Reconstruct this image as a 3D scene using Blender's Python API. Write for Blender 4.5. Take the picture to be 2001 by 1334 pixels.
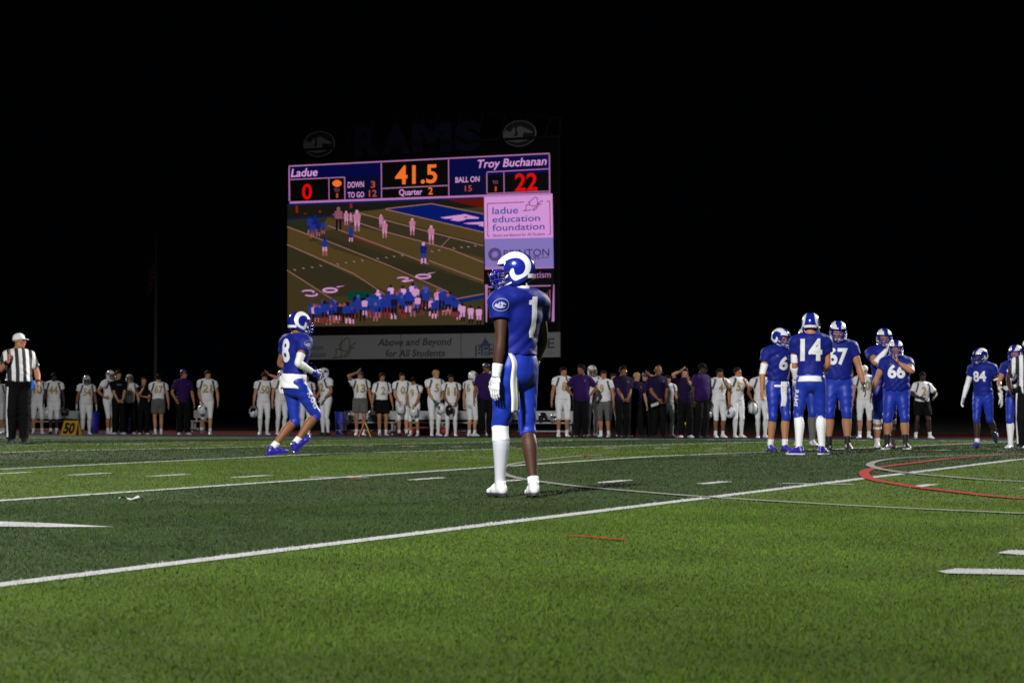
import bpy, bmesh, math, random
import numpy as np
from mathutils import Vector, Matrix
from mathutils.bvhtree import BVHTree

# ------------------------------------------------------------------ scene reset
for o in list(bpy.data.objects):
    bpy.data.objects.remove(o, do_unlink=True)
scene = bpy.context.scene
COL = scene.collection
rng = np.random.default_rng(7)
random.seed(7)

# ------------------------------------------------------------------ camera
# world = field frame: X runs along the far sideline, Y across the field, Z up.
FOC, YAW, HOR, CAM_H = 4485.0, 0.4155, 798.6, 0.7265
CX, CY = 1000.5, 667.0
PITCH = math.atan((HOR - CY) / FOC)
cam_d = bpy.data.cameras.new('camera')
cam_d.sensor_width = 36.0
cam_d.lens = FOC / 2001 * 36.0
cam_d.clip_start, cam_d.clip_end = 0.1, 3000
cam = bpy.data.objects.new('camera', cam_d)
COL.objects.link(cam)
cam.location = (0, 0, CAM_H)
cam.rotation_euler = (math.pi / 2 + PITCH, 0, YAW)
cam_d.dof.use_dof = True
cam_d.dof.focus_distance = 17.0
cam_d.dof.aperture_fstop = 7.0
scene.camera = cam

# ------------------------------------------------------------------ night sky and floodlights
world = bpy.data.worlds.new('World')
scene.world = world
world.use_nodes = True
bg = world.node_tree.nodes['Background']
bg.inputs[0].default_value = (0.25, 0.35, 0.6, 1)
bg.inputs[1].default_value = 0.0012

def floodlight(name, loc, target, energy, color=(1.0, 0.98, 0.95), spot=70, blend=0.5, size=1.6):
    l = bpy.data.lights.new(name, 'SPOT')
    l.energy, l.color = energy, color
    l.spot_size, l.spot_blend = math.radians(spot), blend
    l.shadow_soft_size = size
    o = bpy.data.objects.new(name, l)
    COL.objects.link(o)
    o.location = loc
    o.rotation_euler = (Vector(target) - Vector(loc)).to_track_quat('-Z', 'Y').to_euler()
    return o
# stadium masts outside the frame: one behind the near stand, one beyond the far right corner, one far left
floodlight('stadium_floodlight', (-4.5, -20, 23.5), (-11, 26, 0), 162000, color=(1.0, 0.985, 0.975), spot=53, blend=1.0)
floodlight('stadium_floodlight', (10, 80, 26), (-17, 31, 0), 290000, color=(1.0, 0.97, 0.92), spot=48, blend=1.0)
floodlight('stadium_floodlight', (-75, 78, 26), (-25, 36, 0), 100000, color=(1.0, 0.97, 0.92), spot=60, blend=1.0)

scene.view_settings.view_transform = 'Standard'
scene.view_settings.look = 'None'
scene.view_settings.exposure = 0.0
scene.view_settings.gamma = 1.0
scene.render.resolution_x, scene.render.resolution_y = 1024, 682
scene.render.engine = 'CYCLES'

# ------------------------------------------------------------------ projection helpers
CT, ST, CP, SP = math.cos(YAW), math.sin(YAW), math.cos(PITCH), math.sin(PITCH)
SLOPE_A, SLOPE_B, HASH_Y = 0.00472, 0.00487, 18.80
CROWN_Y, SIDE_Y, XA = HASH_Y + 8.13, HASH_Y + 32.51, -5.478
def gz(Y):
    Y = np.asarray(Y, float)
    z = np.where(Y < CROWN_Y, SLOPE_A * Y, SLOPE_A * CROWN_Y - SLOPE_B * (np.minimum(Y, 57.0) - CROWN_Y))
    return z if z.ndim else float(z)
def ray(px, py):
    dx, dy = (px - CX) / FOC, (CY - py) / FOC
    fw, u = CP - dy * SP, SP + dy * CP
    return np.array([dx * CT - fw * ST, dx * ST + fw * CT, u])
def ground(px, py):
    d = ray(px, py)
    t = -CAM_H / (d[2] - SLOPE_A * d[1])
    if t < 0 or t * d[1] > CROWN_Y:
        t = ((SLOPE_A + SLOPE_B) * CROWN_Y - CAM_H) / (d[2] + SLOPE_B * d[1])
    return t * d[0], t * d[1]
def on_plane(px, py, Y):
    d = ray(px, py)
    t = Y / d[1]
    return t * d[0], CAM_H + t * d[2]
def foot(px, Y):
    k = (px - CX) / FOC
    u = gz(Y) - CAM_H
    return (k * (Y * CT * CP + u * SP) - Y * ST) / (CT + k * ST * CP)
def top_height(X, Y, py):
    fw = -X * ST + Y * CT
    m = (CY - py) / FOC
    return CAM_H + fw * (m * CP + SP) / (CP - m * SP) - gz(Y)

# ------------------------------------------------------------------ materials
def srgb(r, g, b):
    return tuple((c / 255 / 12.92) if c / 255 <= 0.04045 else ((c / 255 + 0.055) / 1.055) ** 2.4 for c in (r, g, b))
MATS = {}
def mat(name, color, rough=0.6, metal=0.0, bump=0.0, bscale=60, vary=0.0, vscale=8, coat=0.0, spec=0.5, sheen=0.0):
    if name in MATS:
        return MATS[name]
    m = bpy.data.materials.new(name)
    m.use_nodes = True
    nt = m.node_tree
    b = nt.nodes['Principled BSDF']
    b.inputs['Base Color'].default_value = (*color, 1)
    b.inputs['Roughness'].default_value = rough
    b.inputs['Metallic'].default_value = metal
    b.inputs['Specular IOR Level'].default_value = spec
    b.inputs['Coat Weight'].default_value = coat
    b.inputs['Sheen Weight'].default_value = sheen
    tc = nt.nodes.new('ShaderNodeTexCoord')
    if vary > 0:
        n = nt.nodes.new('ShaderNodeTexNoise')
        n.inputs['Scale'].default_value = vscale
        n.inputs['Detail'].default_value = 4
        nt.links.new(tc.outputs['Object'], n.inputs['Vector'])
        mx = nt.nodes.new('ShaderNodeMix')
        mx.data_type = 'RGBA'
        mx.inputs[6].default_value = (*[c * (1 - vary) for c in color], 1)
        mx.inputs[7].default_value = (*[min(1, c * (1 + vary)) for c in color], 1)
        nt.links.new(n.outputs['Fac'], mx.inputs[0])
        nt.links.new(mx.outputs[2], b.inputs['Base Color'])
    if bump > 0:
        n2 = nt.nodes.new('ShaderNodeTexNoise')
        n2.inputs['Scale'].default_value = bscale
        n2.inputs['Detail'].default_value = 3
        nt.links.new(tc.outputs['Object'], n2.inputs['Vector'])
        bp = nt.nodes.new('ShaderNodeBump')
        bp.inputs['Strength'].default_value = bump
        bp.inputs['Distance'].default_value = 0.01
        nt.links.new(n2.outputs['Fac'], bp.inputs['Height'])
        nt.links.new(bp.outputs['Normal'], b.inputs['Normal'])
    MATS[name] = m
    return m
def glow(name, color, strength=1.0):
    if name in MATS:
        return MATS[name]
    m = bpy.data.materials.new(name)
    m.use_nodes = True
    b = m.node_tree.nodes['Principled BSDF']
    b.inputs['Base Color'].default_value = (0.006, 0.006, 0.007, 1)
    b.inputs['Roughness'].default_value = 0.7
    b.inputs['Specular IOR Level'].default_value = 0.2
    b.inputs['Emission Color'].default_value = (*color, 1)
    b.inputs['Emission Strength'].default_value = strength
    m.cycles.emission_sampling = 'NONE'
    MATS[name] = m
    return m
def attr_mat(name, rough=0.8, emit=False, mult=1.0):
    m = bpy.data.materials.new(name)
    m.use_nodes = True
    nt = m.node_tree
    b = nt.nodes['Principled BSDF']
    a = nt.nodes.new('ShaderNodeAttribute')
    a.attribute_name = 'tint'
    if emit:
        b.inputs['Base Color'].default_value = (0.006, 0.006, 0.007, 1)
        nt.links.new(a.outputs['Color'], b.inputs['Emission Color'])
        b.inputs['Emission Strength'].default_value = mult
        m.cycles.emission_sampling = 'NONE'
    else:
        nt.links.new(a.outputs['Color'], b.inputs['Base Color'])
    b.inputs['Roughness'].default_value = rough
    b.inputs['Specular IOR Level'].default_value = 0.08
    return m

# ------------------------------------------------------------------ mesh helpers
def tag(o, label=None, cat=None, group=None, kind=None):
    if label: o['label'] = label
    if cat: o['category'] = cat
    if group: o['group'] = group
    if kind: o['kind'] = kind
    return o
def link(name, data, parent=None, material=None):
    o = bpy.data.objects.new(name, data)
    COL.objects.link(o)
    if parent is not None:
        o.parent = parent
    if material is not None:
        if len(data.materials) == 0:
            data.materials.append(material)
        elif data.materials[0] != material:
            o.material_slots[0].link = 'OBJECT'
            o.material_slots[0].material = material
    return o
def empty(name, loc=(0, 0, 0), rz=0.0, label=None, cat=None, group=None):
    o = bpy.data.objects.new(name, None)
    COL.objects.link(o)
    o.empty_display_size = 0.2
    o.location = loc
    o.rotation_euler = (0, 0, rz)
    return tag(o, label, cat, group)
def mesh_np(name, V, F, smooth=True):
    V = np.asarray(V, np.float32)
    me = bpy.data.meshes.new(name)
    if isinstance(F, np.ndarray):
        n, k = F.shape
        me.vertices.add(len(V)); me.vertices.foreach_set('co', V.ravel())
        me.loops.add(n * k); me.loops.foreach_set('vertex_index', F.astype(np.int32).ravel())
        me.polygons.add(n)
        me.polygons.foreach_set('loop_start', np.arange(0, n * k, k, dtype=np.int32))
        if smooth:
            me.polygons.foreach_set('use_smooth', np.ones(n, bool))
        me.update(calc_edges=True)
    else:
        me.from_pydata([tuple(map(float, v)) for v in V], [], [tuple(map(int, f)) for f in F])
        if smooth:
            me.polygons.foreach_set('use_smooth', np.ones(len(F), bool))
        me.update()
    return me
class MB:
    def __init__(s): s.v, s.f = [], []
    def add(s, V, F):
        o = len(s.v)
        s.v += [tuple(map(float, p)) for p in V]
        s.f += [tuple(int(i) + o for i in f) for f in F]
        return s
    def box(s, lo, hi):
        x0, y0, z0 = lo; x1, y1, z1 = hi
        return s.add([(x0,y0,z0),(x1,y0,z0),(x1,y1,z0),(x0,y1,z0),(x0,y0,z1),(x1,y0,z1),(x1,y1,z1),(x0,y1,z1)],
                     [(0,3,2,1),(4,5,6,7),(0,1,5,4),(1,2,6,5),(2,3,7,6),(3,0,4,7)])
    def tube(s, pts, r, n=8):
        V, F = tube(pts, r, n)
        return s.add(V, F)
    def prism(s, poly, y0, y1):     # polygon in (x,z), extruded along y
        n = len(poly)
        V = [(x, y0, z) for x, z in poly] + [(x, y1, z) for x, z in poly]
        F = [tuple(range(n)), tuple(range(2 * n - 1, n - 1, -1))]
        F += [(i, i + n, (i + 1) % n + n, (i + 1) % n) for i in range(n)]
        return s.add(V, F)
    def build(s, name, material, parent=None, smooth=False):
        return link(name, mesh_np(name, np.array(s.v, float).reshape(-1, 3), s.f, smooth), parent, material)
def tube(pts, r, n=8):
    P = np.array(pts, float)
    m = len(P)
    R = np.full(m, r, float) if np.isscalar(r) else np.array(r, float)
    T = np.gradient(P, axis=0)
    T /= np.linalg.norm(T, axis=1)[:, None] + 1e-12
    ref = np.array([0, 0, 1.0]) if abs(T[0][2]) < 0.9 else np.array([0, 1.0, 0])
    V, F = [], []
    a = np.linspace(0, 2 * math.pi, n, endpoint=False)
    for i in range(m):
        u = np.cross(T[i], ref)
        if np.linalg.norm(u) < 1e-4: u = np.cross(T[i], [1, 0.3, 0.2])
        u /= np.linalg.norm(u)
        w = np.cross(T[i], u)
        ref = np.cross(u, T[i]); ref = -w if np.dot(ref, w) < 0 else w
        ref = np.cross(u, T[i])
        V += list(P[i] + R[i] * (np.cos(a)[:, None] * u + np.sin(a)[:, None] * w))
    for i in range(m - 1):
        for j in range(n):
            F.append((i * n + j, i * n + (j + 1) % n, (i + 1) * n + (j + 1) % n, (i + 1) * n + j))
    F.append(tuple(range(n - 1, -1, -1)))
    F.append(tuple(range((m - 1) * n, m * n)))
    return V, F
def box_obj(name, lo, hi, material, parent=None):
    return MB().box(lo, hi).build(name, material, parent)
TXT = {}
def text_mesh(s, bold=0.0):
    """flat text outline as (verts, faces), cap height 1, left-bottom at the origin"""
    if (s, bold) in TXT: return TXT[(s, bold)]
    if s == '1' and bold > 0.02:
        V = np.array([(0, .80, 0), (0, .90, 0), (.12, .93, 0), (.14, 1, 0), (.34, 1, 0), (.34, 0, 0), (.12, 0, 0), (.12, .80, 0)]) * np.array([.8, .72, 1])
        return V, [tuple(range(8))]
    c = bpy.data.curves.new('text', 'FONT')
    c.body = s; c.size = 1.0; c.offset = bold; c.resolution_u = 4
    o = bpy.data.objects.new('text', c)
    me = bpy.data.meshes.new_from_object(o)
    V = np.array([v.co[:] for v in me.vertices])
    F = [tuple(p.vertices) for p in me.polygons]
    bpy.data.objects.remove(o); bpy.data.curves.remove(c); bpy.data.meshes.remove(me)
    V[:, 0] -= V[:, 0].min()
    TXT[(s, bold)] = (V, F)
    return V, F
# ------------------------------------------------------------------ ground, field, markings
def sheet(name, X0, X1, ys, dz, material, parent=None, nx=1):
    V, F = [], []
    xs = np.linspace(X0, X1, nx + 1)
    for y in ys:
        for x in xs: V.append((x, y, gz(y) + dz))
    w = nx + 1
    for j in range(len(ys) - 1):
        for i in range(nx):
            F.append((j * w + i, j * w + i + 1, (j + 1) * w + i + 1, (j + 1) * w + i))
    return link(name, mesh_np(name, V, F, False), parent, material)
def turf_material():
    m = bpy.data.materials.new('turf')
    m.use_nodes = True
    nt = m.node_tree; N = nt.nodes.new; L = nt.links.new
    b = nt.nodes['Principled BSDF']
    g = N('ShaderNodeNewGeometry')
    sx = N('ShaderNodeSeparateXYZ'); L(g.outputs['Position'], sx.inputs[0])
    def mth(op, a, v):
        n = N('ShaderNodeMath'); n.operation = op
        L(a, n.inputs[0]); n.inputs[1].default_value = v
        return n.outputs[0]
    band = mth('GREATER_THAN', mth('FLOORED_MODULO', mth('SUBTRACT', sx.outputs[0], XA), 9.144), 4.572)
    mx = N('ShaderNodeMix'); mx.data_type = 'RGBA'
    mx.inputs[6].default_value = (*TURF_LIGHT, 1); mx.inputs[7].default_value = (*TURF_DARK, 1)
    L(band, mx.inputs[0])
    n1 = N('ShaderNodeTexNoise'); n1.inputs['Scale'].default_value = 45; n1.inputs['Detail'].default_value = 6
    L(g.outputs['Position'], n1.inputs['Vector'])
    n2 = N('ShaderNodeTexNoise'); n2.inputs['Scale'].default_value = 1.3; n2.inputs['Detail'].default_value = 3
    L(g.outputs['Position'], n2.inputs['Vector'])
    s = N('ShaderNodeMath'); s.operation = 'ADD'; L(n1.outputs['Fac'], s.inputs[0]); L(n2.outputs['Fac'], s.inputs[1])
    rp = N('ShaderNodeMapRange'); rp.inputs[1].default_value = 0.6; rp.inputs[2].default_value = 1.4
    rp.inputs[3].default_value = 0.55; rp.inputs[4].default_value = 1.35
    L(s.outputs[0], rp.inputs[0])
    hv = N('ShaderNodeMix'); hv.data_type = 'RGBA'; hv.blend_type = 'MULTIPLY'; hv.inputs[0].default_value = 1
    L(mx.outputs[2], hv.inputs[6]); L(rp.outputs[0], hv.inputs[7])
    L(hv.outputs[2], b.inputs['Base Color'])
    b.inputs['Roughness'].default_value = 0.75
    b.inputs['Specular IOR Level'].default_value = 0.08
    bp = N('ShaderNodeBump'); bp.inputs['Strength'].default_value = 0.8; bp.inputs['Distance'].default_value = 0.02
    L(n1.outputs['Fac'], bp.inputs['Height']); L(bp.outputs['Normal'], b.inputs['Normal'])
    return m
TURF_LIGHT, TURF_DARK = (0.049, 0.086, 0.0085), (0.0225, 0.043, 0.0095)
M_turf = turf_material()
M_line = mat('line_paint', (0.37, 0.37, 0.375), 0.8, spec=0.08, bump=0.6, bscale=70, vary=0.18, vscale=25)
M_grey = mat('grey_paint', (0.19, 0.185, 0.18), 0.8, spec=0.08, bump=0.6, bscale=70, vary=0.18, vscale=25)
M_red = mat('red_paint', (0.27, 0.013, 0.011), 0.8, spec=0.08, bump=0.6, bscale=70, vary=0.18, vscale=25)
PAINT = {'line': ((0.37, 0.37, 0.375), M_line), 'grey': ((0.19, 0.185, 0.18), M_grey), 'red': ((0.27, 0.013, 0.011), M_red)}

surround = sheet('ground', -900, 900, [-200, 0, CROWN_Y, 57, 1500], -0.03,
                 mat('dark_grass', (0.012, 0.022, 0.008), 0.9, bump=0.5, bscale=20, vary=0.4, vscale=2))
tag(surround, 'dark grass stretching away behind the running track', 'ground', kind='structure')
field = sheet('football_field', -150, 130, [-30, 0, 8, 16, CROWN_Y, 40, 51.6], 0.0, M_turf)
tag(field, 'striped light and dark green turf football field', 'field', kind='structure')
strip = sheet('pavement', -150, 130, [51.6, 54, 57], 0.004,
              mat('team_area', (0.012, 0.028, 0.045), 0.9, spec=0.03, bump=0.4, bscale=60, vary=0.25, vscale=3))
tag(strip, 'dark blue team area strip behind the far sideline', 'pavement', kind='structure')
track = sheet('running_track', -150, 130, [57, 60, 67], 0.008,
              mat('track_rubber', (0.11, 0.015, 0.009), 0.9, spec=0.03, bump=0.5, bscale=90, vary=0.2, vscale=4))
tag(track, 'dark red rubber running track beyond the team benches', 'track', kind='structure')
lane_mat = mat('lane_paint', (0.10, 0.09, 0.085), 0.9, spec=0.03)
for k in range(1, 8):
    y = 57 + k * 1.22
    lo = link('lane_line', mesh_np('lane_line', [(-150, y, gz(y) + 0.012), (130, y, gz(y) + 0.012), (130, y + 0.05, gz(y) + 0.012), (-150, y + 0.05, gz(y) + 0.012)], [(0, 1, 2, 3)], False), track, lane_mat)

SEGS, POLYS = [], []          # painted segments (p, q, half width, colour) and polygons, for the blades
def strip_line(name, pts, width, key, dz=0.004):
    P = np.array(pts, float)
    T = np.gradient(P, axis=0); T /= np.linalg.norm(T, axis=1)[:, None] + 1e-12
    Nn = np.stack([-T[:, 1], T[:, 0]], 1) * width / 2
    A, B = P + Nn, P - Nn
    V = [(x, y, gz(y) + dz) for x, y in A] + [(x, y, gz(y) + dz) for x, y in B]
    n = len(P)
    F = [(i, i + 1, n + i + 1, n + i)[::-1] for i in range(n - 1)]
    for i in range(n - 1): SEGS.append((P[i], P[i + 1], width / 2, key))
    return link(name, mesh_np(name, V, F, False), field, PAINT[key][1])
def spline(pts, n=6):
    P = np.array(pts, float)
    out = []
    for i in range(len(P) - 1):
        p0, p1, p2, p3 = P[max(i - 1, 0)], P[i], P[i + 1], P[min(i + 2, len(P) - 1)]
        for t in np.linspace(0, 1, n, endpoint=False):
            out.append(0.5 * (2 * p1 + (p2 - p0) * t + (2 * p0 - 5 * p1 + 4 * p2 - p3) * t * t + (3 * p1 - p0 - 3 * p2 + p3) * t ** 3))
    out.append(P[-1])
    return np.array(out)
for k in range(-16, 7):
    x = XA + 4.572 * k
    strip_line('yard_line', [(x, y) for y in (2.55, 8, 14, 20, CROWN_Y, 34, 42, SIDE_Y)], 0.125, 'line')
for k in range(-62, 16):
    x = XA + 0.9144 * k
    for yc in (HASH_Y, HASH_Y + 16.26):
        if k % 5: strip_line('hash_mark', [(x, yc - 0.305), (x, yc + 0.305)], 0.125, 'line', 0.005)
        else: strip_line('hash_mark', [(x - 0.305, yc), (x + 0.305, yc)], 0.08, 'line', 0.008)
    if k % 5 and k < 12: strip_line('hash_mark', [(x, SIDE_Y - 0.9), (x, SIDE_Y - 0.3)], 0.10, 'line', 0.005)
strip_line('sideline', [(-150, SIDE_Y), (130, SIDE_Y)], 0.22, 'line', 0.006)
strip_line('sideline', [(-60, 2.5), (60, 2.5)], 0.12, 'line', 0.006)
def px_line(name, pts, width, key, dz=0.010):
    G = [ground(x, y) for x, y in pts]
    return strip_line(name, spline(G, 5), width, key, dz)
px_line('lacrosse_arc', [(2100, 982), (2001, 975.5), (1932, 970), (1865, 962), (1797, 954), (1752, 946.7), (1707, 938), (1690, 929), (1692, 921), (1714, 915), (1741, 911), (1797, 904), (1854, 897), (1921, 891.6), (1977, 889), (2080, 886)], 0.10, 'red', 0.010)
px_line('lacrosse_arc', [(2100, 946), (2001, 942.7), (1910, 937.7), (1842, 932), (1786, 927), (1730, 919.7), (1707, 914), (1700, 909), (1712, 903), (1741, 898), (1797, 894), (1865, 891.6), (1960, 889)], 0.09, 'grey', 0.013)
px_line('lacrosse_arc', [(2100, 1009), (2001, 1005), (1820, 997), (1640, 988), (1375, 972), (1225, 960), (1125, 951), (1040, 940), (1007, 934), (984, 927), (978, 919), (988, 911), (1016, 905), (1060, 899), (1125, 892.5), (1180, 889)], 0.09, 'grey', 0.010)
px_line('lacrosse_mark', [(1112, 1049), (1140, 1050), (1180, 1054), (1222, 1057)], 0.05, 'red', 0.010)
px_line('lacrosse_mark', [(680, 938), (706, 938)], 0.10, 'red', 0.014)
px_line('lacrosse_mark', [(1137, 891), (1150, 889.6)], 0.12, 'red', 0.014)
def px_poly(name, pts, key, dz=0.006):
    G = [ground(x, y) for x, y in pts]
    POLYS.append((np.array(G), key))
    return link(name, mesh_np(name, [(x, y, gz(y) + dz) for x, y in G], [tuple(range(len(G)))], False), field, PAINT[key][1])
px_poly('field_arrow', [(-90, 1017), (0, 1020), (100, 1023.5), (225, 1030.5), (100, 1031), (0, 1030), (-90, 1029)], 'line')
px_poly('field_number', [(1832, 1118), (1870, 1112.5), (2001, 1115), (2090, 1117), (2090, 1128), (2001, 1125), (1850, 1122)], 'line')
px_poly('field_number', [(1948, 1082), (1972, 1076.5), (2090, 1078), (2090, 1088), (2001, 1086)], 'line')
for c in field.children: c['kind'] = 'structure'

def paint_of(X, Y):
    """0 none, else colour rows for points"""
    C = np.full((len(X), 3), -1.0)
    P = np.stack([X, Y], 1)
    for p, q, hw, key in SEGS:
        lo, hi = np.minimum(p, q) - hw, np.maximum(p, q) + hw
        idx = np.nonzero((X > lo[0]) & (X < hi[0]) & (Y > lo[1]) & (Y < hi[1]))[0]
        if len(idx) == 0: continue
        d = q - p; L2 = d @ d
        r = P[idx] - p
        t = np.clip(r @ d / L2, 0, 1)
        ok = np.linalg.norm(r - t[:, None] * d, axis=1) < hw
        C[idx[ok]] = PAINT[key][0]
    for G, key in POLYS:
        lo, hi = G.min(0), G.max(0)
        idx = np.nonzero((X > lo[0]) & (X < hi[0]) & (Y > lo[1]) & (Y < hi[1]))[0]
        if len(idx) == 0: continue
        x, y = X[idx], Y[idx]; ins = np.zeros(len(idx), bool)
        for i in range(len(G)):
            (x0, y0), (x1, y1) = G[i], G[i - 1]
            c = ((y0 > y) != (y1 > y)) & (x < (x1 - x0) * (y - y0) / (y1 - y0 + 1e-12) + x0)
            ins ^= c
        C[idx[ins]] = PAINT[key][0]
    return C
def grass():
    fw, r, W, H = [], [], [], []
    for z0, z1, dens, w, h in ((4.6, 9, 7500, 0.0040, 0.0105), (9, 16, 4200, 0.0052, 0.0105), (16, 28, 1300, 0.009, 0.0105), (28, 52, 260, 0.020, 0.011)):
        area = (0.235 * (z0 + z1) + 3.2) * (z1 - z0)
        n = int(area * dens)
        f = rng.uniform(z0, z1, n)
        rr = rng.uniform(-1, 1, n) * (0.235 * z1 + 1.6)
        k = np.abs(rr) < 0.235 * f + 1.6
        fw.append(f[k]); r.append(rr[k]); W.append(np.full(k.sum(), w)); H.append(np.full(k.sum(), h))
    fw, r, W, H = map(np.concatenate, (fw, r, W, H))
    X, Y = r * CT - fw * ST, r * ST + fw * CT
    k = Y < SIDE_Y
    X, Y, W, H = X[k], Y[k], W[k], H[k]
    n = len(X)
    Z = gz(Y)
    light = np.floor((X - XA) / 4.572).astype(int) % 2 == 0
    C = np.where(light[:, None], np.array(TURF_LIGHT), np.array(TURF_DARK)) * 1.12
    # two fibre tones and a slow drift of the pile
    C = C * rng.uniform(0.55, 1.45, n)[:, None] * (1 + 0.10 * np.sin(X * 3.1 + 2 * np.sin(Y * 1.7)) + 0.10 * np.sin(Y * 4.3 + X * 1.9))[:, None]
    C[:, 0] *= rng.uniform(0.75, 1.25, n)
    Pn = paint_of(X, Y)
    m = Pn[:, 0] >= 0
    C[m] = Pn[m] * rng.uniform(0.85, 1.15, m.sum())[:, None]
    H = H * rng.uniform(0.5, 1.45, n) * (1 + 0.25 * np.sin(X * 9 + 3 * np.sin(Y * 5)) * np.sin(Y * 7))
    a = rng.uniform(0, 2 * np.pi, n)
    lx, ly = rng.normal(0, 0.5, n) * H, rng.normal(0, 0.5, n) * H
    V = np.zeros((n, 3, 3), np.float32)
    V[:, 0] = np.stack([X - np.cos(a) * W / 2, Y - np.sin(a) * W / 2, Z], 1)
    V[:, 1] = np.stack([X + np.cos(a) * W / 2, Y + np.sin(a) * W / 2, Z], 1)
    V[:, 2] = np.stack([X + lx, Y + ly, Z + H], 1)
    me = mesh_np('turf_blades', V.reshape(-1, 3), np.arange(3 * n).reshape(-1, 3), False)
    at = me.attributes.new('tint', 'FLOAT_COLOR', 'POINT')
    col = np.ones((n, 3, 4), np.float32); col[:, :, :3] = C[:, None, :]
    at.data.foreach_set('color', col.ravel())
    o = link('turf_grass', me, None, attr_mat('turf_fibre', 0.7))
    tag(o, 'short green artificial grass fibres covering the striped field', 'grass', kind='stuff')
grass()
# scrap of paper lying on the dark band
gx, gy = ground(254, 977)
V, F = [], []
for i in range(5):
    for j in range(3):
        V.append((0.075 * i - 0.15 + 0.01 * j, 0.06 * j - 0.06, 0.010 + 0.014 * math.sin(i * 1.9 + j * 1.3) + 0.012 * (i % 2)))
for i in range(4):
    for j in range(2): F.append((i * 3 + j, (i + 1) * 3 + j, (i + 1) * 3 + j + 1, i * 3 + j + 1))
pp = link('paper_scrap', mesh_np('paper_scrap', V, F, False), None, mat('paper', (0.42, 0.42, 0.42), 0.9))
pp.location = (gx, gy, gz(gy)); pp.rotation_euler = (0, 0, YAW); pp.scale = (0.55, 0.55, 1)
tag(pp, 'crumpled white paper scrap lying on the dark green turf band', 'paper')

# ------------------------------------------------------------------ scoreboard
YB = 75.0
M_cab = mat('cabinet_black', (0.0025, 0.0027, 0.003), 0.7, spec=0.1)
M_steel = mat('dark_steel', (0.004, 0.004, 0.0045), 0.6, spec=0.15)
bx0, _ = on_plane(556, 500, YB); bx1, _ = on_plane(1092, 500, YB)
BG = gz(YB)
board = empty('scoreboard', ((bx0 + bx1) / 2, YB, BG), 0,
              'tall black stadium video scoreboard showing the clock at 41.5', 'scoreboard')
BL = np.array(board.location)
def bp(px, py): 
    x, z = on_plane(px, py, YB)
    return x - BL[0], z - BL[2]
def brect(px0, py0, px1, py1):
    """axis-aligned rectangle on the board from the pixel of two corners (left-top, right-bottom)"""
    x0, z1 = bp(px0, py0); x1, z0 = bp(px1, py1)
    return x0, z0, x1, z1
def bflat(name, poly, y, material, parent):
    return link(name, mesh_np(name, [(x, y, z) for x, z in poly], [tuple(range(len(poly)))], False), parent, material)
def bquad(name, pts, y, material, parent):
    return bflat(name, [bp(*p) for p in pts], y, material, parent)
def btext(s, px, py_base, cap_px, width_px, y, material, parent, bold=0.02, shear=0.0, name='lettering', fit_h=None, depth=0):
    bold = bold * 0.45 if depth == 0 else bold
    V, F = text_mesh(s, bold)
    x0, z0 = bp(px, py_base)
    _, z1 = bp(px, py_base - cap_px)
    x1, _ = bp(px + width_px, py_base)
    h = (z1 - z0)
    caph = text_mesh('H', bold)[0][:, 1].max() if fit_h is None else fit_h
    v = V.copy()
    v[:, 1] = v[:, 1] / caph
    v[:, 0] = v[:, 0] / v[:, 0].max() * (x1 - x0) + v[:, 1] * shear * h
    P = np.stack([x0 + v[:, 0], np.full(len(v), y), z0 + v[:, 1] * h], 1)
    if depth:
        n = len(P)
        Q = P.copy(); Q[:, 1] += depth
        E = {}
        for f in F:
            for i in range(len(f)):
                e = (f[i], f[(i + 1) % len(f)])
                if (e[1], e[0]) in E: E.pop((e[1], e[0]))
                else: E[e] = 1
        F = list(F) + [(b, a, a + n, b + n) for a, b in E]
        P = np.concatenate([P, Q])
    return link(name, mesh_np(name, P, F, False), parent, material)
# cabinet and frame
x0, z0, x1, z1 = brect(557, 300, 1091, 648)
xl, zt = bp(557, 322)
cabinet = MB()
zl_top = bp(557, 316)[1]
cabinet.box((x0, 0.06, z0), (x1, 0.9, zl_top + 0.35)).build('cabinet', M_cab, board)
fr = MB()
fr.box((x0 - 0.10, -0.06, z0 - 0.12), (x0, 0.95, zl_top + 0.45)); fr.box((x1, -0.06, z0 - 0.12), (x1 + 0.10, 0.95, zl_top + 0.45))
fr.box((x0, -0.06, zl_top + 0.35), (x1, 0.95, zl_top + 0.45)); fr.box((x0, -0.06, z0 - 0.12), (x1, 0.95, z0))
fr.build('frame', M_steel, board)
for u in (0.12, 0.88):
    xx = x0 + (x1 - x0) * u
    MB().box((xx - 0.25, 0.15, -0.1), (xx + 0.25, 0.75, z0 - 0.12)).build('column', M_steel, board)
zcrown = bp(815, 238)[1]
tr = MB()
tr.box((x0, 0.30, zl_top + 0.46), (x0 + 0.08, 0.38, zl_top + 1.15)); tr.box((x1 - 0.08, 0.30, zl_top + 0.46), (x1, 0.38, zl_top + 1.15))
arc = [(x0 + (x1 - x0) * t, 0.34, zl_top + 1.1 + 0.45 * math.sin(math.pi * t)) for t in np.linspace(0, 1, 17)]
tr.tube(arc, 0.05, 6)
for t in np.linspace(0.06, 0.94, 12):
    xx = x0 + (x1 - x0) * t
    tr.tube([(xx, 0.34, zl_top + 0.46), (xx + 0.25, 0.34, zl_top + 1.1 + 0.45 * math.sin(math.pi * t))], 0.025, 5)
tr.build('truss', M_steel, board)
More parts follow.
